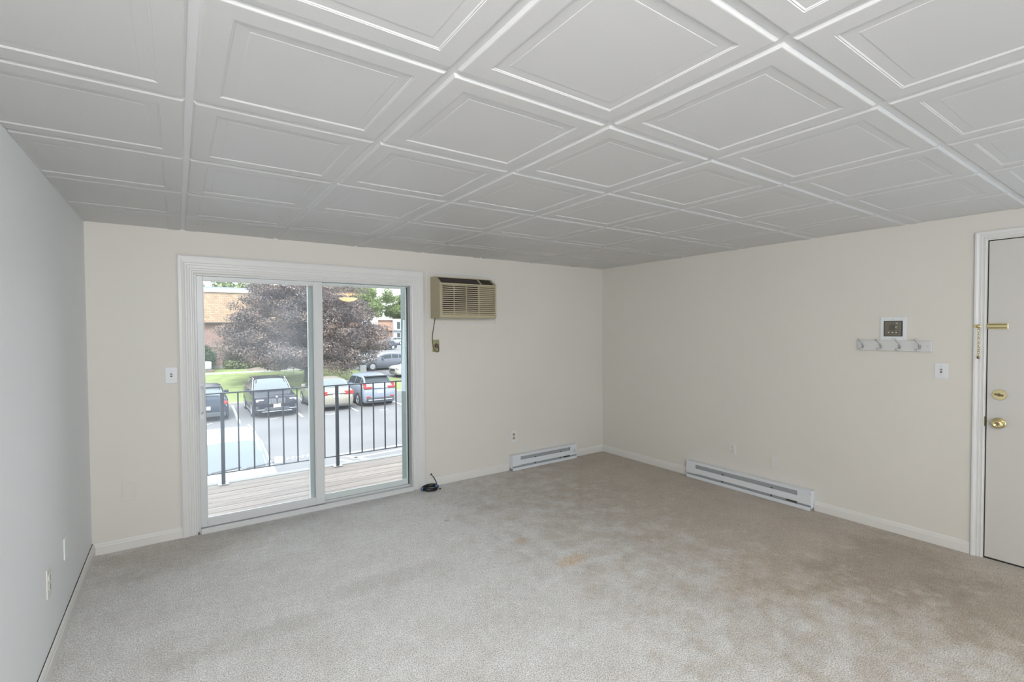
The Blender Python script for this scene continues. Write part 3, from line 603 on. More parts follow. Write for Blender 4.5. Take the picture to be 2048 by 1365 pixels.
# coiled cable by the glass door
cc = thing('cable_coil', 'coiled black cable with blue ties on the carpet beside door', 'cable', (1.895, 4.078, 0.0))
lp = MB(); r_ = random.Random(3)
for k in range(7):
    rx = 0.072+r_.uniform(-0.009, 0.006); ry = 0.062+r_.uniform(-0.010, 0.006); zz = 0.008+0.0055*(k % 5); ph = r_.uniform(0, 6)
    lp.tube([(rx*math.cos(2*PI*q/28)+r_.uniform(-.0006, .0006), ry*math.sin(2*PI*q/28), zz+0.004*math.sin(2*PI*q/28*2+ph)) for q in range(28)], 0.0038, 8, closed=True)
lp.tube([(0.070, 0.0, 0.03), (0.072, 0.02, 0.055), (0.067, 0.048, 0.082), (0.058, 0.066, 0.100), (0.054, 0.074, 0.104)], 0.0042, 8)
lp.build('cable_loops', M['cable'], cc, smooth=True)
for s_ in (-1, 1): MB().tube([(s_*0.070, -0.012, 0.019), (s_*0.070, 0.012, 0.019)], 0.016, 12).build('cable_tie', M['tape'], cc, smooth=True)
MB().lathe([(0.006, 0), (0.006, 0.016), (0.003, 0.018), (0, 0.018)], (0.070, -0.058, 0.012), (0, -1, 0.2), 12).build('connector', M['cable'], cc)
MB().lathe([(0.0055, 0), (0.0055, 0.012), (0.002, 0.014), (0, 0.02)], (0.054, 0.074, 0.104), (-0.2, -0.7, 0.5), 12).build('connector', M['chrome'], cc)
wg = MB().lathe([(0.010, 0), (0.008, 0.003), (0.0, 0.003)], (1.950, D, 0.110), (0, -1, 0), 14).build('cable_grommet', M['cable']); tag(wg, 'small black cable hole in the wall above the coiled cable', 'grommet')

# ceiling lamp (behind the camera, mirrored in the glass door)
la = thing('ceiling_lamp', 'warm glass bowl ceiling lamp seen reflected in the glass door', 'lamp', (2.78, -1.2, H))
MB().lathe([(0, -0.001), (0.085, -0.001), (0.085, -0.015), (0.03, -0.03), (0.012, -0.03), (0.012, -0.08), (0, -0.08)], n=28).build('canopy', M['brass'], la, smooth=True)
MB().lathe([(0.180, -0.078), (0.176, -0.086), (0.15, -0.112), (0.10, -0.136), (0.05, -0.147), (0.0, -0.150)], n=36).build('glass_bowl', M['frost'], la, smooth=True)

# ------------------------------------------------------------------ balcony
dk = thing('balcony_deck', 'weathered grey wooden balcony floor outside the glass door', 'deck', (0, D+T, 0))
y = 0.06
pw = 0.138
k = 0
while y < 1.10:
    MB().box((-1.6, y, -0.055), (3.4, y+pw-0.006, -0.018+random.uniform(-0.002, 0.002))).build('deck_plank', M['deck'], dk, bevel=0.004, seg=1)
    y += pw; k += 1
yE = y
MB().box((-1.6, yE, -0.20), (3.4, yE+0.10, -0.014)).build('edge_board', M['concrete'], dk, bevel=0.01)
MB().box((-1.6, 0.01, -0.30), (3.4, yE, -0.056)).build('deck_frame', M['bark'], dk)
RY = 5.445
rl = thing('balcony_railing', 'dark iron balcony railing with thin square balusters', 'railing', (0, RY, -0.016))
MB().box((-1.6, -0.016, 0.885), (3.4, 0.016, 0.897)).build('top_rail', M['iron'], rl, bevel=0.002)
MB().box((-1.6, -0.010, 0.107), (3.4, 0.010, 0.115)).build('bottom_rail', M['iron'], rl)
for p in range(-1, 4):
    px = 0.345+1.0830*p
    if px > 3.3: continue
    po = MB().box((px-0.016, -0.016, 0.0), (px+0.016, 0.016, 0.886)).build('post', M['iron'], rl, bevel=0.002)
    MB().box((px-0.045, -0.035, 0.0), (px+0.045, 0.035, 0.006)).build('base_flange', M['fin'], po, bevel=0.001)
    for q in range(1, 8):
        bx = px+1.083*q/8
        if bx < 3.3: MB().box((bx-0.0065, -0.0065, 0.115), (bx+0.0065, 0.0065, 0.886)).build('baluster', M['iron'], rl)

# ------------------------------------------------------------------ grounds
def gz(y): return float(np.interp(y, [31.0, 46.0, 70, 90, 300], [-2.65, -1.8, -1.7, -1.2, -1.2]))
def sheet(name, rows, m_, dz, parent=None):       # rows: (y, x0, x1), following the terrain
    mb = MB(); n = 13
    for (y, x0, x1) in rows:
        for k in range(n): mb.v.append((x0+(x1-x0)*k/(n-1), y, gz(y)+dz))
    for j in range(len(rows)-1):
        for k in range(n-1):
            a = j*n+k; mb.f.append((a, a+1, a+n+1, a+n))
    b = len(mb.v)
    mb.v += [(v[0], v[1], v[2]-0.10) for v in mb.v]
    N = len(rows)*n
    for j in range(len(rows)-1):
        for k in (0, n-1):
            a = j*n+k; mb.f.append((a, a+n, a+n+N, a+N) if k else (a, a+N, a+n+N, a+n))
        for k in range(n-1):
            a = N+j*n+k; mb.f.append((a, a+n, a+n+1, a+1))
    for k in range(n-1):
        mb.f.append((k, k+N, k+1+N, k+1)); a = (len(rows)-1)*n+k; mb.f.append((a, a+1, a+1+N, a+N))
    return mb.build(name, m_, parent)
tag(sheet('parking_lot', [(y, -60, 120) for y in (4.6, 12, 20, 31, 36, 41, 46, 58, 70, 80, 90, 200)], M['asphalt'], 0), 'pale grey asphalt parking lot below the balcony', None, kind='structure')
lawn_r = lambda y: float(np.interp(y, [31.3, 33.5, 34.5, 36, 39.5, 44.5, 47.5], [45, 42, 18, 14.3, 13.0, 12.6, 12.2]))
tag(sheet('lawn', [(y, -50, lawn_r(y)) for y in (31.3, 32.4, 33.5, 34.5, 36, 38, 40, 42, 44.5, 46, 47.5, 49.2)], M['grass'], 0.06), 'sloping green lawn between the parking lot and brick building', None, kind='structure')
tag(sheet('curb', [(31.15, -50, 45), (31.30, -50, 45)], M['concrete'], 0.10), 'concrete curb along the lawn', None, kind='structure')
tag(sheet('sidewalk', [(43.9, -40, 9.4), (44.7, -40, 9.4)], M['concrete'], 0.09), 'narrow concrete footpath across the lawn', None, kind='structure')
mbm = MB(); cxm, cym = 6.7, 46.0
ring = [(cxm+2.3*math.cos(a), cym+0.9*math.sin(a)) for a in [2*PI*k/20 for k in range(20)]]
mbm.add([(x, y, gz(y)+0.055) for x, y in ring]+[(cxm+(x-cxm)*.6, cym+(y-cym)*.6, gz(y)+0.20) for x, y in ring]+[(cxm, cym, gz(cym)+0.26)], [(k, (k+1) % 20, 20+(k+1) % 20, 20+k) for k in range(20)]+[(20+k, 20+(k+1) % 20, 40) for k in range(20)])
tag(mbm.build('mulch_bed', M['mulch'], smooth=True), 'low brown mulch mound on the lawn before the bushes', 'mulch bed')
# painted marks
LM = thing('parking_lines', 'white painted stall lines and marks on the asphalt', 'road marking', (0, 0, 0))
def stripe(p0, p1, w_=0.11, name='stall_line', par=LM):
    p0, p1 = Vector((*p0, 0)), Vector((*p1, 0)); d = (p1-p0).normalized(); nn = Vector((-d.y, d.x, 0))*w_/2
    q = [p0-nn, p1-nn, p1+nn, p0+nn]; z0 = -2.65
    MB().add([(v.x, v.y, z0+0.002) for v in q]+[(v.x, v.y, z0+0.010) for v in q], [(3, 2, 1, 0), (4, 5, 6, 7), (0, 1, 5, 4), (1, 2, 6, 5), (2, 3, 7, 6), (3, 0, 4, 7)]).build(name, M['line'], par)
for k in range(-3, 8):
    x = -0.22+2.65*k
    stripe((x+2.45-2.65+0.0, 24.75), (x+2.45-2.65+0.22, 30.9))
for x, y in ((0.95, 25.3), (3.62, 25.1), (6.15, 24.75), (8.77, 24.45)):
    stripe((x-0.20, y+0.02), (x+0.02, y-0.10), 0.09, 'stall_tick'); stripe((x, y-0.10), (x+0.26, y+0.10), 0.09, 'stall_tick')
hx = [(4.30, 16.42, 6.75, 16.52), (4.2, 15.72, 4.9, 14.6), (4.30, 16.42, 5.05, 15.1), (4.55, 15.70, 6.6, 15.95)]
for a in hx: stripe(a[:2], a[2:], 0.13, 'hatch_line')
for k in range(5):
    x = 2.85+k*0.155
    stripe((x-0.04, 16.72), (x+0.03, 17.06), 0.04, 'painted_letter'); stripe((x-0.02, 16.90), (x+0.09, 16.93 + 0.05*(k % 2)), 0.05, 'painted_letter')

# ------------------------------------------------------------------ cars
def car(name, label, loc, rz, P, group=None):
    t = thing(name, label, 'car', loc, rz, group)
    Lc, W, Hc = P['L'], P['W'], P['H']; h = Lc/2; pm = P['paint']
    xb, xt, xr, xd = P['g']                      # windscreen base, windscreen top, rear roof end, rear glass base
    hz, bz, dz_ = P['hood'], P['belt'], P['deck']
    X = [h, h-0.06, h-0.35, xb+0.25, xb, xb-(xb-xt)*0.5, xt, (xt+xr)/2, xr, (xr+xd)/2, xd, min(xd-0.10, -h+0.20), -h+0.06, -h]
    top = [hz-0.30, hz-0.16, hz-0.06, hz, hz+0.03, (hz+Hc)/2+0.06, Hc-0.04, Hc, Hc-0.05, (Hc-0.05+dz_)/2+0.05, dz_+0.02, dz_-0.02, dz_-0.10, dz_-0.30]
    bel = [hz-0.30, hz-0.18, hz-0.09, hz-0.03, bz-0.04, bz-0.02, bz, bz+0.02, bz+0.03, bz+0.02, bz, dz_-0.05, dz_-0.12, dz_-0.30]
    wb_ = [0.80, 0.88, 0.96, 0.985, 0.99, 1, 1, 1, 1, 0.995, 0.985, 0.97, 0.93, 0.88]
    wr_ = [0.70, 0.78, 0.86, 0.88, 0.88, 0.80, 0.74, 0.72, 0.72, 0.76, 0.82, 0.84, 0.82, 0.75]
    zs = [0.34, 0.24, 0.20, 0.19, 0.19, 0.19, 0.19, 0.19, 0.19, 0.19, 0.19, 0.22, 0.28, 0.38]
    o_ = np.argsort(X); Xa = np.array(X)[o_]
    it = lambda A, x: float(np.interp(x, Xa, np.array(A)[o_]))
    def sec(x):
        w2 = W/2*it(wb_, x); wr2 = W/2*it(wr_, x); tz = it(top, x); bb = min(it(bel, x), tz-0.01); s0 = it(zs, x)
        return [(0, s0), (w2*0.86, s0), (w2*0.97, s0+0.10), (w2*1.0, s0+0.45*(bb-s0)), (w2*0.985, bb-0.06), (w2*0.945, bb), (w2*0.93, bb+0.01), (wr2+0.02, max(tz-0.07, bb+0.012)), (wr2-0.10, tz-0.008), (wr2*0.45, tz+0.008), (0, tz+0.012)]
    ST = sorted(set(list(np.linspace(-h, h, 34))+[xb, xt, xr, xd]))
    mb = MB(); n = 20
    for x in ST:
        s_ = sec(x); ringp = s_+[(-a, z) for a, z in s_[-2:0:-1]]
        for a, z in ringp: mb.v.append((x, a, z))
    for i in range(len(ST)-1):
        for k in range(n):
            k2 = (k+1) % n; mb.f.append((i*n+k, i*n+k2, (i+1)*n+k2, (i+1)*n+k))
    mb.f.append(tuple(range(n))[::-1]); mb.f.append(tuple((len(ST)-1)*n+k for k in range(n)))
    mb.build('body', pm, t, smooth=True)
    # screens
    def screen(name, xa, xb_, off, m_):
        s = MB(); rows = 7
        for i in range(rows):
            x = xa+(xb_-xa)*i/(rows-1); q = sec(x); w_ = q[7][0]-0.03; z8 = q[8][1]; z10 = q[10][1]
            for u in (-1, -0.6, 0, 0.6, 1): s.v.append((x+off*0.012, u*w_*0.97, (q[7][1]+0.03 if abs(u) == 1 else z8+0.008 if abs(u) > 0.5 else z10+0.004)+0.012))
        for i in range(rows-1):
            for k in range(4): a = i*5+k; s.f.append((a, a+1, a+6, a+5))
        return s.build(name, m_, t, smooth=True)
    screen('windscreen', xt+0.02, xb-0.04, 1, M['cglassw']); screen('rear_window', xr-0.02, xd+0.10 if xd+0.10 < xr-0.1 else xd+0.02, -1, M['cglass'] if not P.get('palerear') else M['cglassw'])
    for sg in (-1, 1):
        cuts = P.get('pillars', [xb-0.50, 0.0 if xr < -0.3 else 0.1, xr-0.12])
        ends = [xb-0.38]+[(xt+xr)/2+0.10]+[xr+0.10]+([xd+0.22] if P.get('quarter', True) else [])
        for a, b in zip(ends, ends[1:]):
            s = MB(); rows = 5
            for i in range(rows):
                x = a-0.04+(b-a+0.08)*i/(rows-1); q = sec(x)
                p0, p1 = q[6], q[7]
                for u in (0.06, 0.5, 0.9): s.v.append((x, sg*(p0[0]+(p1[0]-p0[0])*u+0.010), p0[1]+(p1[1]-p0[1])*u))
            for i in range(rows-1):
                for k in range(2): q_ = i*3+k; s.f.append((q_, q_+1, q_+4, q_+3))
            s.build('side_window', M['cglass'], t, smooth=True)
    # wheels
    wr0 = P.get('wr', 0.34); fx, rx = P['ax']
    for x in (fx, rx):
        for sg in (-1, 1):
            yo = sg*(W/2-0.015)
            arch = MB().lathe([(0, 0), (wr0+0.055, 0), (wr0+0.055, 0.02), (0, 0.02)], (x, yo-sg*0.012, wr0+0.01), (0, sg, 0), 28)
            arch.build('wheel_arch', M['cplastic'], t)
            wl = MB().lathe([(wr0*0.66, -0.18), (wr0*0.96, -0.20), (wr0, -0.17), (wr0, 0.0), (wr0*0.95, 0.028), (wr0*0.68, 0.030), (wr0*0.66, 0.016)], (x, yo, wr0), (0, sg, 0), 28).build('wheel', M['tyre'], t, smooth=True)
            rm = MB().lathe([(0, 0.020), (wr0*0.12, 0.022), (wr0*0.13, 0.016), (wr0*0.66, 0.012), (wr0*0.68, 0.030), (wr0*0.62, 0.030), (wr0*0.61, 0.014)], (x, yo, wr0), (0, sg, 0), 28)
            for k in range(5):
                a = 2*PI*k/5+0.3; c_, s_ = math.cos(a), math.sin(a)
                rm.box((x-0.022, min(yo+sg*0.014, yo+sg*0.030), wr0), (x+0.022, max(yo+sg*0.014, yo+sg*0.030), wr0+wr0*0.64), Matrix.Rotation(a, 3, 'Y'), (x, yo, wr0))
            rm.build('rim', M['rim'], wl)
    # mirrors
    for sg in (-1, 1):
        q = sec(xb-0.45); MB().box((xb-0.56, sg*(q[5][0]+0.02) if sg > 0 else sg*(q[5][0]+0.22), q[5][1]+0.0), (xb-0.40, sg*(q[5][0]+0.22) if sg > 0 else sg*(q[5][0]+0.02), q[5][1]+0.16)).build('side_mirror', pm, t, bevel=0.04, smooth=True)
    # ends
    def ebox(name, m_, front, yc, w_, z0, z1, dep=0.16, out=0.012, bev=0.02, sym=False):
        for s_ in ((-1, 1) if sym else (1,)):
            y0, y1 = s_*yc-w_/2, s_*yc+w_/2
            x1 = (h if front else -h); 
            a_, b_ = ((x1-dep, x1+out) if front else (x1-out, x1+dep))
            MB().box((a_, y0, z0), (b_, y1, z1)).build(name, m_, t, bevel=bev)
    for args in P.get('ends', []): ebox(*args)
    if P.get('rails'):
        for sg in (-1, 1):
            pts = [(x, sg*(sec(x)[7][0]-0.01), sec(x)[8][1]+0.035) for x in np.linspace(xt-0.1, xr+0.05, 9)]
            MB().tube([(pts[0][0]+0.06, pts[0][1], pts[0][2]-0.05)]+pts+[(pts[-1][0]-0.06, pts[-1][1], pts[-1][2]-0.05)], 0.022, 8).build('roof_rail', M['chrome'], t, smooth=True)
    if P.get('rails'):
        for sg in (-1, 1):
            MB().tube([(x, sg*(sec(x)[7][0]+0.012), sec(x)[7][1]+0.005) for x in np.linspace(xb-0.1, xd+0.3, 16)], 0.024, 6).build('window_trim', M['chrome'], t, smooth=True)
    if P.get('sunroof'):
        s = MB(); rows = 5; xa, xb_ = xt-0.10, xt-1.05
        for i in range(rows):
            x = xa+(xb_-xa)*i/(rows-1); q = sec(x)
            for u in (-1, 0, 1): s.v.append((x, u*q[9][0]*1.15, (q[9][1] if u else q[10][1])+0.012))
        for i in range(rows-1):
            for k in range(2): a = i*3+k; s.f.append((a, a+1, a+4, a+3))
        s.build('sunroof', M['cglass'], t, smooth=True)
    if P.get('spoiler'):
        q = sec(xr); MB().box((xr-0.26, -q[7][0]+0.02, q[8][1]-0.035), (xr+0.02, q[7][0]-0.02, q[8][1]+0.012)).build('spoiler', P.get('spm', M['cplastic']), t, bevel=0.015)
    if P.get('wipers'):
        for yy in (-0.35, 0.30):
            q = sec(xb-0.04); MB().tube([(xb+0.02, yy, q[10][1]+0.01), (xb-0.06, yy+0.55, sec(xb-0.06)[10][1]+0.02)], 0.012, 6).build('wiper', M['cplastic'], t)
    sk = MB()
    for sg in (-1, 1): sk.box((rx+0.40, sg*(W/2-0.04)-0.02, 0.17), (fx-0.40, sg*(W/2-0.04)+0.02, 0.27))
    sk.build('side_skirt', M['chrome'] if P.get('rails') else M['cplastic'], t, bevel=0.01)
    return t
suv = dict(L=4.9, W=1.96, H=1.74, g=(0.95, 0.25, -1.75, -2.25), hood=1.10, belt=1.12, deck=1.10, ax=(1.48, -1.47), wr=0.37, paint=M['p_black'], rails=True, sunroof=True, quarter=True,
    ends=[('grille', M['cplastic'], True, 0.19, 0.36, 0.66, 0.92, 0.2, 0.03, 0.04, True), ('head_lamp', M['clearlamp'], True, 0.72, 0.34, 0.78, 0.90, 0.40, -0.05, 0.03, True),
          ('licence_plate', M['white'], True, 0.0, 0.32, 0.50, 0.66, 0.1, 0.045, 0.004), ('lower_grille', M['cplastic'], True, 0.0, 1.1, 0.36, 0.52, 0.2, 0.02, 0.03),
          ('chrome_strip', M['chrome'], True, 0.70, 0.34, 0.40, 0.44, 0.30, 0.012, 0.01, True), ('bumper_lip', M['chrome'], True, 0.0, 1.3, 0.30, 0.335, 0.2, 0.03, 0.01),
          ('air_intake', M['cplastic'], True, 0.74, 0.30, 0.46, 0.58, 0.3, -0.02, 0.02, True)])
c2 = car('parked_suv', 'black suv with silver roof rails facing the balcony', (3.86, 27.75, -2.65), -PI/2, suv)
# grille slats and badge of the black suv
for s_ in (-1, 1):
    for k in range(7): MB().box((2.47, s_*(0.05+k*0.047)-0.008, 0.68), (2.490, s_*(0.05+k*0.047)+0.008, 0.90)).build('grille_slat', M['chrome'], c2)
MB().lathe([(0, 0), (0.045, 0), (0.045, 0.01), (0, 0.014)], (2.36, 0, 0.99), (1, 0, 0.4), 16).build('badge', M['clearlamp'], c2)
sed = dict(L=4.45, W=1.82, H=1.60, g=(1.0, 0.30, -1.15, -1.85), hood=1.02, belt=1.02, deck=1.05, ax=(1.33, -1.33), wr=0.34, paint=M['p_navy'], quarter=True, palerear=True, spoiler=True, spm=M['cplastic'],
    ends=[('tail_lamp', M['redlamp'], False, 0.72, 0.26, 0.78, 0.93, 0.30, 0.0, 0.03, True), ('licence_plate', M['white'], False, 0.0, 0.32, 0.56, 0.72, 0.1, 0.02, 0.004), ('rear_bumper', M['cplastic'], False, 0.0, 1.50, 0.24, 0.44, 0.2, 0.05, 0.03), ('reflector', M['clearlamp'], False, 0.74, 0.12, 0.66, 0.76, 0.2, 0.0, 0.02, True)])
car('parked_hatchback', 'dark navy car seen from behind beside the black suv', (1.02, 28.0, -2.65), PI/2, sed)
tan = dict(L=4.75, W=1.86, H=1.62, g=(1.15, 0.40, -1.55, -2.15), hood=1.02, belt=1.04, deck=1.06, ax=(1.45, -1.40), wr=0.34, paint=M['p_tan'], quarter=True, spoiler=False, palerear=True,
    ends=[('tail_lamp', M['redlamp'], False, 0.66, 0.46, 0.82, 1.02, 0.35, 0.0, 0.03, True), ('trunk_strip', M['chrome'], False, 0.0, 0.95, 0.90, 0.94, 0.12, 0.02, 0.01), ('licence_plate', M['white'], False, 0.0, 0.32, 0.70, 0.86, 0.1, 0.014, 0.004), ('lower_bumper', M['cplastic'], False, 0.0, 1.2, 0.26, 0.32, 0.2, 0.03, 0.01)])
car('parked_wagon', 'champagne wagon with red tail lamps between black and pale blue suvs', (6.68, 27.9, -2.65), PI/2, tan)
ice = dict(L=4.60, W=1.86, H=1.69, g=(1.05, 0.35, -1.55, -2.10), hood=1.05, belt=1.10, deck=1.14, ax=(1.33, -1.33), wr=0.36, paint=M['p_ice'], quarter=True, spoiler=True,
    ends=[('tail_lamp', M['redlamp'], False, 0.66, 0.44, 0.98, 1.10, 0.35, 0.0, 0.03, True), ('tail_lamp', M['redlamp'], False, 0.78, 0.12, 1.05, 1.30, 0.35, -0.12, 0.03, True), ('licence_plate', M['white'], False, 0.0, 0.32, 0.74, 0.88, 0.1, 0.014, 0.004),
          ('rear_bumper', M['cplastic'], False, 0.0, 1.50, 0.30, 0.50, 0.2, 0.03, 0.03), ('skid_plate', M['chrome'], False, 0.0, 1.35, 0.34, 0.40, 0.1, 0.05, 0.01), ('reflector', M['redlamp'], False, 0.66, 0.22, 0.52, 0.58, 0.2, 0.03, 0.01, True), ('tailgate_strip', M['chrome'], False, 0.0, 0.8, 1.0, 1.03, 0.1, 0.014, 0.01)])
car('parked_suv', 'pale blue suv seen from behind, rightmost of the parked row', (9.05, 28.0, -2.65), PI/2, ice)
wh = dict(L=4.65, W=1.86, H=1.66, g=(1.05, 0.28, -1.65, -2.10), hood=1.08, belt=1.06, deck=1.05, ax=(1.38, -1.36), wr=0.36, paint=M['p_white'], quarter=True, rails=False, wipers=True,
    ends=[('head_lamp', M['clearlamp'], True, 0.68, 0.34, 0.72, 0.86, 0.35, 0.0, 0.03, True), ('grille', M['cplastic'], True, 0.0, 0.9, 0.55, 0.75, 0.2, 0.02, 0.03)])
cw = car('parked_suv', 'white car right below the balcony railing, facing the building', (0.88, 12.85, -2.65), -PI/2, wh)
for sg in (-1, 1): MB().tube([(0.2, sg*0.60, 1.68), (-0.2, sg*0.61, 1.715), (-1.3, sg*0.60, 1.70), (-1.55, sg*0.58, 1.64)], 0.016, 8).build('roof_rail', M['p_white'], cw, smooth=True)
ste = dict(L=4.55, W=1.80, H=1.48, g=(0.95, 0.15, -1.15, -1.95), hood=0.98, belt=0.96, deck=1.02, ax=(1.36, -1.32), wr=0.34, paint=M['p_steel'], quarter=True,
    ends=[('head_lamp', M['clearlamp'], True, 0.68, 0.34, 0.68, 0.80, 0.45, -0.02, 0.03, True), ('grille', M['cplastic'], True, 0.0, 0.9, 0.50, 0.70, 0.2, 0.02, 0.03)])
car('parked_sedan', 'steel blue sedan seen from its side behind the small sign', (15.42, 42.6, gz(42.6)-0.02), PI-0.02, ste)
ws = dict(ste); ws['paint'] = M['p_white']
car('parked_sedan', 'white sedan whose front shows at the green post', (16.5, 37.6, gz(37.6)-0.02), PI+0.05, ws)
hb = dict(L=4.2, W=1.8, H=1.50, g=(0.9, 0.2, -1.35, -1.90), hood=0.98, belt=0.98, deck=1.05, ax=(1.25, -1.25), wr=0.34, paint=M['p_slate'], quarter=True, ends=[('head_lamp', M['clearlamp'], True, 0.62, 0.34, 0.66, 0.78, 0.4, 0.0, 0.03, True)])
car('parked_hatchback', 'small dark slate hatchback in the far part of the lot', (27.2, 75.6, gz(75.6)), PI+0.25, hb)
hs = dict(hb); hs['paint'] = M['p_silver']
car('parked_hatchback', 'silver car half hidden behind the right edge of the maple', (13.6, 46.6, gz(46.6)), PI+0.1, hs)
hw = dict(hb); hw['paint'] = M['p_white']
car('parked_hatchback', 'white car at the far right beside the slate hatchback', (30.6, 66.0, gz(66.0)), PI+0.2, hw)
car('parked_hatchback', 'silver car parked in front of the far balconies', (33.6, 88.4, gz(88.4)), PI+0.3, hs)
hr = dict(hb); hr['paint'] = M['p_red']
car('parked_hatchback', 'small red car far off before the distant brick building', (28.2, 87.0, gz(87)), PI-0.1, hr)
hp = dict(hb); hp['paint'] = M['p_slate']
car('parked_hatchback', 'dark car beside the maple edge, before the red car', (24.2, 81.0, gz(81)), PI+0.3, hp)

# ------------------------------------------------------------------ buildings
b1 = thing('brick_building', 'low red brick building with tan shingled mansard behind the maple', 'building', (0, 49.0, -1.85))
MB().box((-30, 0.0, 0), (13.5, 14, 4.2)).build('brick_wall', M['brick'], b1)
MB().add([(-30, -0.45, 4.12), (14, -0.45, 4.12), (14, 0.10, 6.80), (-30, 0.10, 6.80), (-30, 0.3, 4.12), (14, 0.3, 4.12), (14, 14, 6.8), (-30, 14, 6.8)], [(0, 1, 2, 3), (0, 4, 5, 1), (3, 2, 6, 7), (1, 5, 6, 2), (0, 3, 7, 4), (4, 7, 6, 5)]).build('mansard_roof', M['shingle'], b1)
MB().box((-30.1, -0.05, 6.74), (14.1, 0.15, 7.05)).build('roof_fascia', M['fascia'], b1)
MB().box((-30.1, 0.15, 6.9), (14.1, 14, 7.22)).build('roof_edge', M['flatroof'], b1)
MB().box((-30.05, -0.48, 4.05), (14.05, -0.36, 4.13)).build('eave_trim', M['bark'], b1)
MB().box((-30, -0.03, 0), (13.5, 0.0, 0.35)).build('foundation', M['concrete'], b1)
b2 = thing('brick_building', 'distant brick building with white balconies right of the maple', 'building', (20, 92, -1.2))
MB().box((0, 0, 0), (40, 12, 2.7)).build('brick_wall', M['brick'], b2)
M['brickl'] = brickish('pale_shingles', (0.34, 0.21, 0.155, 1), (0.39, 0.25, 0.19, 1), (0.28, 0.18, 0.13, 1), 0.3, 0.2, 0.02)
MB().add([(-0.3, -0.4, 2.7), (40, -0.4, 2.7), (40, 0.0, 4.8), (-0.3, 0.0, 4.8), (-0.3, 12, 2.7), (40, 12, 2.7), (40, 12, 4.8), (-0.3, 12, 4.8)], [(0, 1, 2, 3), (0, 4, 5, 1), (3, 2, 6, 7), (1, 5, 6, 2), (0, 3, 7, 4), (4, 7, 6, 5)]).build('mansard_roof', M['brickl'], b2)
MB().box((-0.4, -0.5, 4.75), (40.1, 12, 5.0)).build('roof_edge', M['fascia'], b2)
for x0_ in (8.2, 14.9, 23.0):
    by = MB().box((x0_, -0.9, 0.2), (x0_+3.6, 0.0, 4.75)).build('balcony_bay', M['fascia'], b2)
    for zz in (0.7, 2.9):
        for k in range(2):
            MB().box((x0_+0.7+k*0.9, -0.93, zz+0.1), (x0_+1.35+k*0.9, -0.90, zz+1.5)).build('window', M['cglass'], by)
        MB().box((x0_-0.1, -1.35, zz-0.25), (x0_+3.7, -0.9, zz-0.12)).build('balcony_floor', M['flatroof'], by)
# utility box, sign, wire frame
ub = thing('utility_box', 'white utility cabinet on a pad by the brick building', 'utility box', (1.68, 45.9, gz(45.9)+0.05))
MB().box((-0.75, -0.4, 0.0), (0.72, 0.25, 0.16)).build('pad', M['mulch'], ub, bevel=0.02)
MB().box((-0.62, -0.3, 0.16), (0.55, 0.15, 0.84)).build('cabinet', M['fascia'], ub, bevel=0.12, smooth=True)
MB().box((-0.60, -0.32, 0.45), (-0.05, -0.30, 0.49)).build('door_seam', M['flatroof'], ub)
sg_ = thing('yard_sign', 'small blank white sign at the tip of the lawn', 'sign', (12.72, 40.2, gz(40.2)+0.06))
MB().box((-0.27, -0.015, 0.05), (0.27, 0.015, 0.68), None).build('sign_board', M['fascia'], sg_, bevel=0.005)
MB().box((-0.02, 0.015, 0.0), (0.02, 0.04, 0.6)).build('stake', M['bark'], sg_)
wf = thing('wire_frame', 'thin wire stand on the lawn left of the maple trunk', 'stand', (7.0, 40.0, gz(40)+0.05))
MB().tube([(-0.33, 0, 0), (-0.33, 0, 0.75), (0.30, 0, 0.75), (0.30, 0, 0)], 0.014, 6).tube([(-0.33, 0, 0.42), (0.30, 0, 0.42)], 0.012, 6).build('wire', M['flatroof'], wf)

# ------------------------------------------------------------------ trees and shrubs
def foliage(name, m_, parent, cs_, n, size, stuff=True, shell=0.55):
    cs_ = np.array(cs_, float); wgt = (cs_[:, 3]*cs_[:, 4]); wgt = wgt/wgt.sum()
    idx = rng.choice(len(cs_), n, p=wgt); d = rng.normal(size=(n, 3)); d /= np.linalg.norm(d, axis=1)[:, None]
    rad = (shell+(1-shell)*rng.random(n)**0.6)[:, None]*(1+0.10*rng.normal(size=(n, 1)))
    P_ = cs_[idx, :3]+d*rad*cs_[idx][:, [3, 3, 4]]
    nn = d+0.75*rng.normal(size=(n, 3)); nn[:, 2] += 0.35; nn /= np.linalg.norm(nn, axis=1)[:, None]
    a = np.cross(nn, rng.normal(size=(n, 3))); a /= np.linalg.norm(a, axis=1)[:, None]; b = np.cross(nn, a)
    s = size*(0.6+0.8*rng.random((n, 1)))
    v = np.stack([P_-a*s*0.9, P_-b*s*0.5+nn*s*0.1, P_+a*s, P_+b*s*0.5+nn*s*0.1], 1).reshape(-1, 3)
    me = bpy.data.meshes.new(name); me.vertices.add(4*n); me.vertices.foreach_set('co', v.ravel())
    me.loops.add(4*n); me.loops.foreach_set('vertex_index', np.arange(4*n, dtype=np.int32)); me.polygons.add(n)
    me.polygons.foreach_set('loop_start', np.arange(0, 4*n, 4, dtype=np.int32)); me.polygons.foreach_set('loop_total', np.full(n, 4, np.int32))
    me.update(calc_edges=True); me.materials.append(m_)
    o = bpy.data.objects.new(name, me); C.objects.link(o); o.parent = parent
    if stuff: o['kind'] = 'stuff'
    return o
tr = thing('maple_tree', 'big copper-leaved maple in the middle of the lawn', 'tree', (7.75, 37.3, gz(37.3)))
MB().tube([(0, 0, -0.1), (0.02, 0, 0.6), (-0.03, 0, 1.5), (0.05, 0, 3.0), (0.0, 0, 5.5), (0.1, 0, 8.0)], [0.34, 0.24, 0.21, 0.18, 0.12, 0.05], 12).build('trunk', M['bark'], tr, smooth=True)
bl_ = []
br = MB()
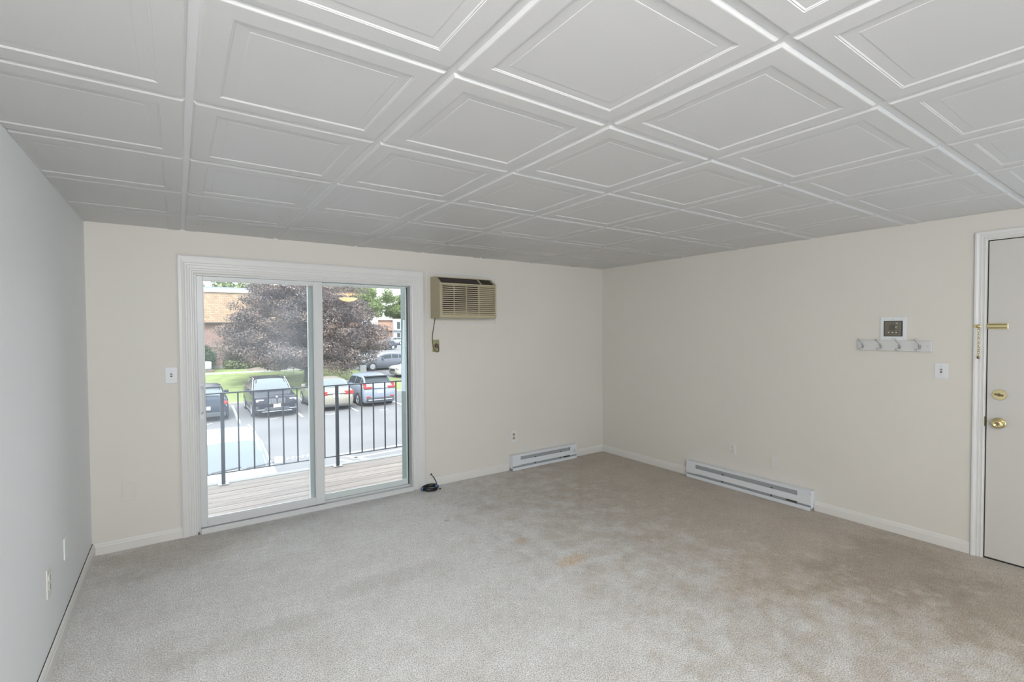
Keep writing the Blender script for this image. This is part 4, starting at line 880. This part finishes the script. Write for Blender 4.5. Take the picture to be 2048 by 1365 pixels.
lv = [(1.25, 4.6, 30), (2.0, 5.1, 34), (2.9, 5.3, 36), (3.9, 5.0, 34), (4.9, 4.6, 30), (5.9, 4.1, 26), (6.9, 3.5, 20), (7.9, 2.8, 14), (8.8, 1.9, 8), (9.6, 0.9, 4)]
R_ = random.Random(11)
for z, r, n in lv:
    for k in range(n):
        a = R_.uniform(0, 2*PI); rr = r*math.sqrt(R_.uniform(0.12, 1.0)); rr = min(rr, r)
        if k < n*0.55: rr = r*R_.uniform(0.78, 1.02)
        s_ = R_.uniform(0.55, 1.0)*(1.15 if z < 7 else 0.8)
        zz = z+R_.uniform(-0.4, 0.4)-0.05*rr
        xx = rr*(math.cos(a)*0.82-math.sin(a)*0.57*0); zm = float(np.interp(rr*math.cos(a), [-5.4, -4.6, -3.0, -1.8, 2.4, 3.4, 4.3, 5.0, 5.6], [2.8, 2.1, 1.6, 1.05, 1.15, 2.0, 2.9, 3.5, 3.8]))
        zz = max(zz, zm+s_*0.2); bl_.append((rr*math.cos(a), rr*math.sin(a), zz, s_, s_*0.42))
        if k % 3 == 0: br.tube([(0, 0, max(zz-rr*0.35, 0.9)), (rr*0.5*math.cos(a), rr*0.5*math.sin(a), zz-0.1), (rr*0.95*math.cos(a), rr*0.95*math.sin(a), zz)], [0.07, 0.04, 0.015], 5)
bl_ += [(-5.2, -0.6, 2.05, 0.55, 0.22), (-4.7, -0.5, 2.2, 0.7, 0.3), (5.3, -0.3, 3.6, 0.7, 0.4), (1.2, -4.3, 1.15, 0.9, 0.35), (0.1, -4.4, 1.4, 0.9, 0.35)]+[(R_.gauss(0, 1.7), R_.gauss(0, 1.7), R_.uniform(1.9, 7.5), 0.9, 0.6) for _ in range(60)]
br.build('branch', M['bark'], tr)
foliage('foliage', M['maple'], tr, bl_, 150000, 0.062)
def tree(name, label, loc, h_, r, n, m_, size, group=None):
    t = thing(name, label, 'tree', loc, 0, group)
    MB().tube([(0, 0, -0.1), (0.1, 0, h_*0.3), (0, 0, h_*0.8)], [0.035*h_, 0.028*h_, 0.01*h_], 8).build('trunk', M['bark'], t, smooth=True)
    b_ = [(R_.gauss(0, r*0.42), R_.gauss(0, r*0.42), h_*(0.42+0.52*R_.random()), r*R_.uniform(0.22, 0.4), r*R_.uniform(0.18, 0.3)) for _ in range(34)]
    foliage('foliage', m_, t, b_, n, size, shell=0.3); return t
tl_ = [(36.5, 120, 14.0, 'green tree crown right above the distant brick building, beside the maple'), (48.5, 120, 13.0, 'green tree behind the distant white balconies'), (43, 136, 15.5, 'taller green tree standing behind the other two far green trees')]
for x, y, h_, lb in tl_: tree('green_tree', lb, (x, y, -1.2), h_, 6.0, 26000, M['leafg2'], 0.20, 'trees beyond the distant building')
tree('green_tree', 'green treetop showing above the roof of the near brick building', (3.6, 71, gz(71)), 9.6, 5.0, 7000, M['leafg'], 0.3)
def shrub(label, loc, rx, rz_, n, m_, size, blobs=None):
    t = thing('shrub', label, 'shrub', loc)
    b_ = blobs or [(0, 0, rz_*0.55, rx, rz_*0.55)]
    MB().tube([(0, 0, 0), (0.05, 0, rz_*0.5)], [0.05, 0.03], 6).build('stem', M['bark'], t)
    foliage('foliage', m_, t, b_, n, size, shell=0.8); return t
shrub('rounded dark green bush at the left against the brick wall', (1.45, 47.5, gz(47.5)), 1.15, 1.95, 6000, M['shrubd'], 0.09)
shrub('loose light green bush left of the mulch mound', (4.5, 47.9, gz(47.9)), 1.0, 1.1, 5000, M['shrubl'], 0.10, [(-0.6, 0, 0.5, 0.75, 0.55), (0.2, 0, 0.62, 0.85, 0.7), (0.9, 0, 0.5, 0.8, 0.5), (1.5, 0, 0.3, 0.5, 0.3)])
shrub('low green bush behind the maple trunk', (9.9, 47.4, gz(47.4)), 1.2, 0.9, 3500, M['leafg'], 0.10)
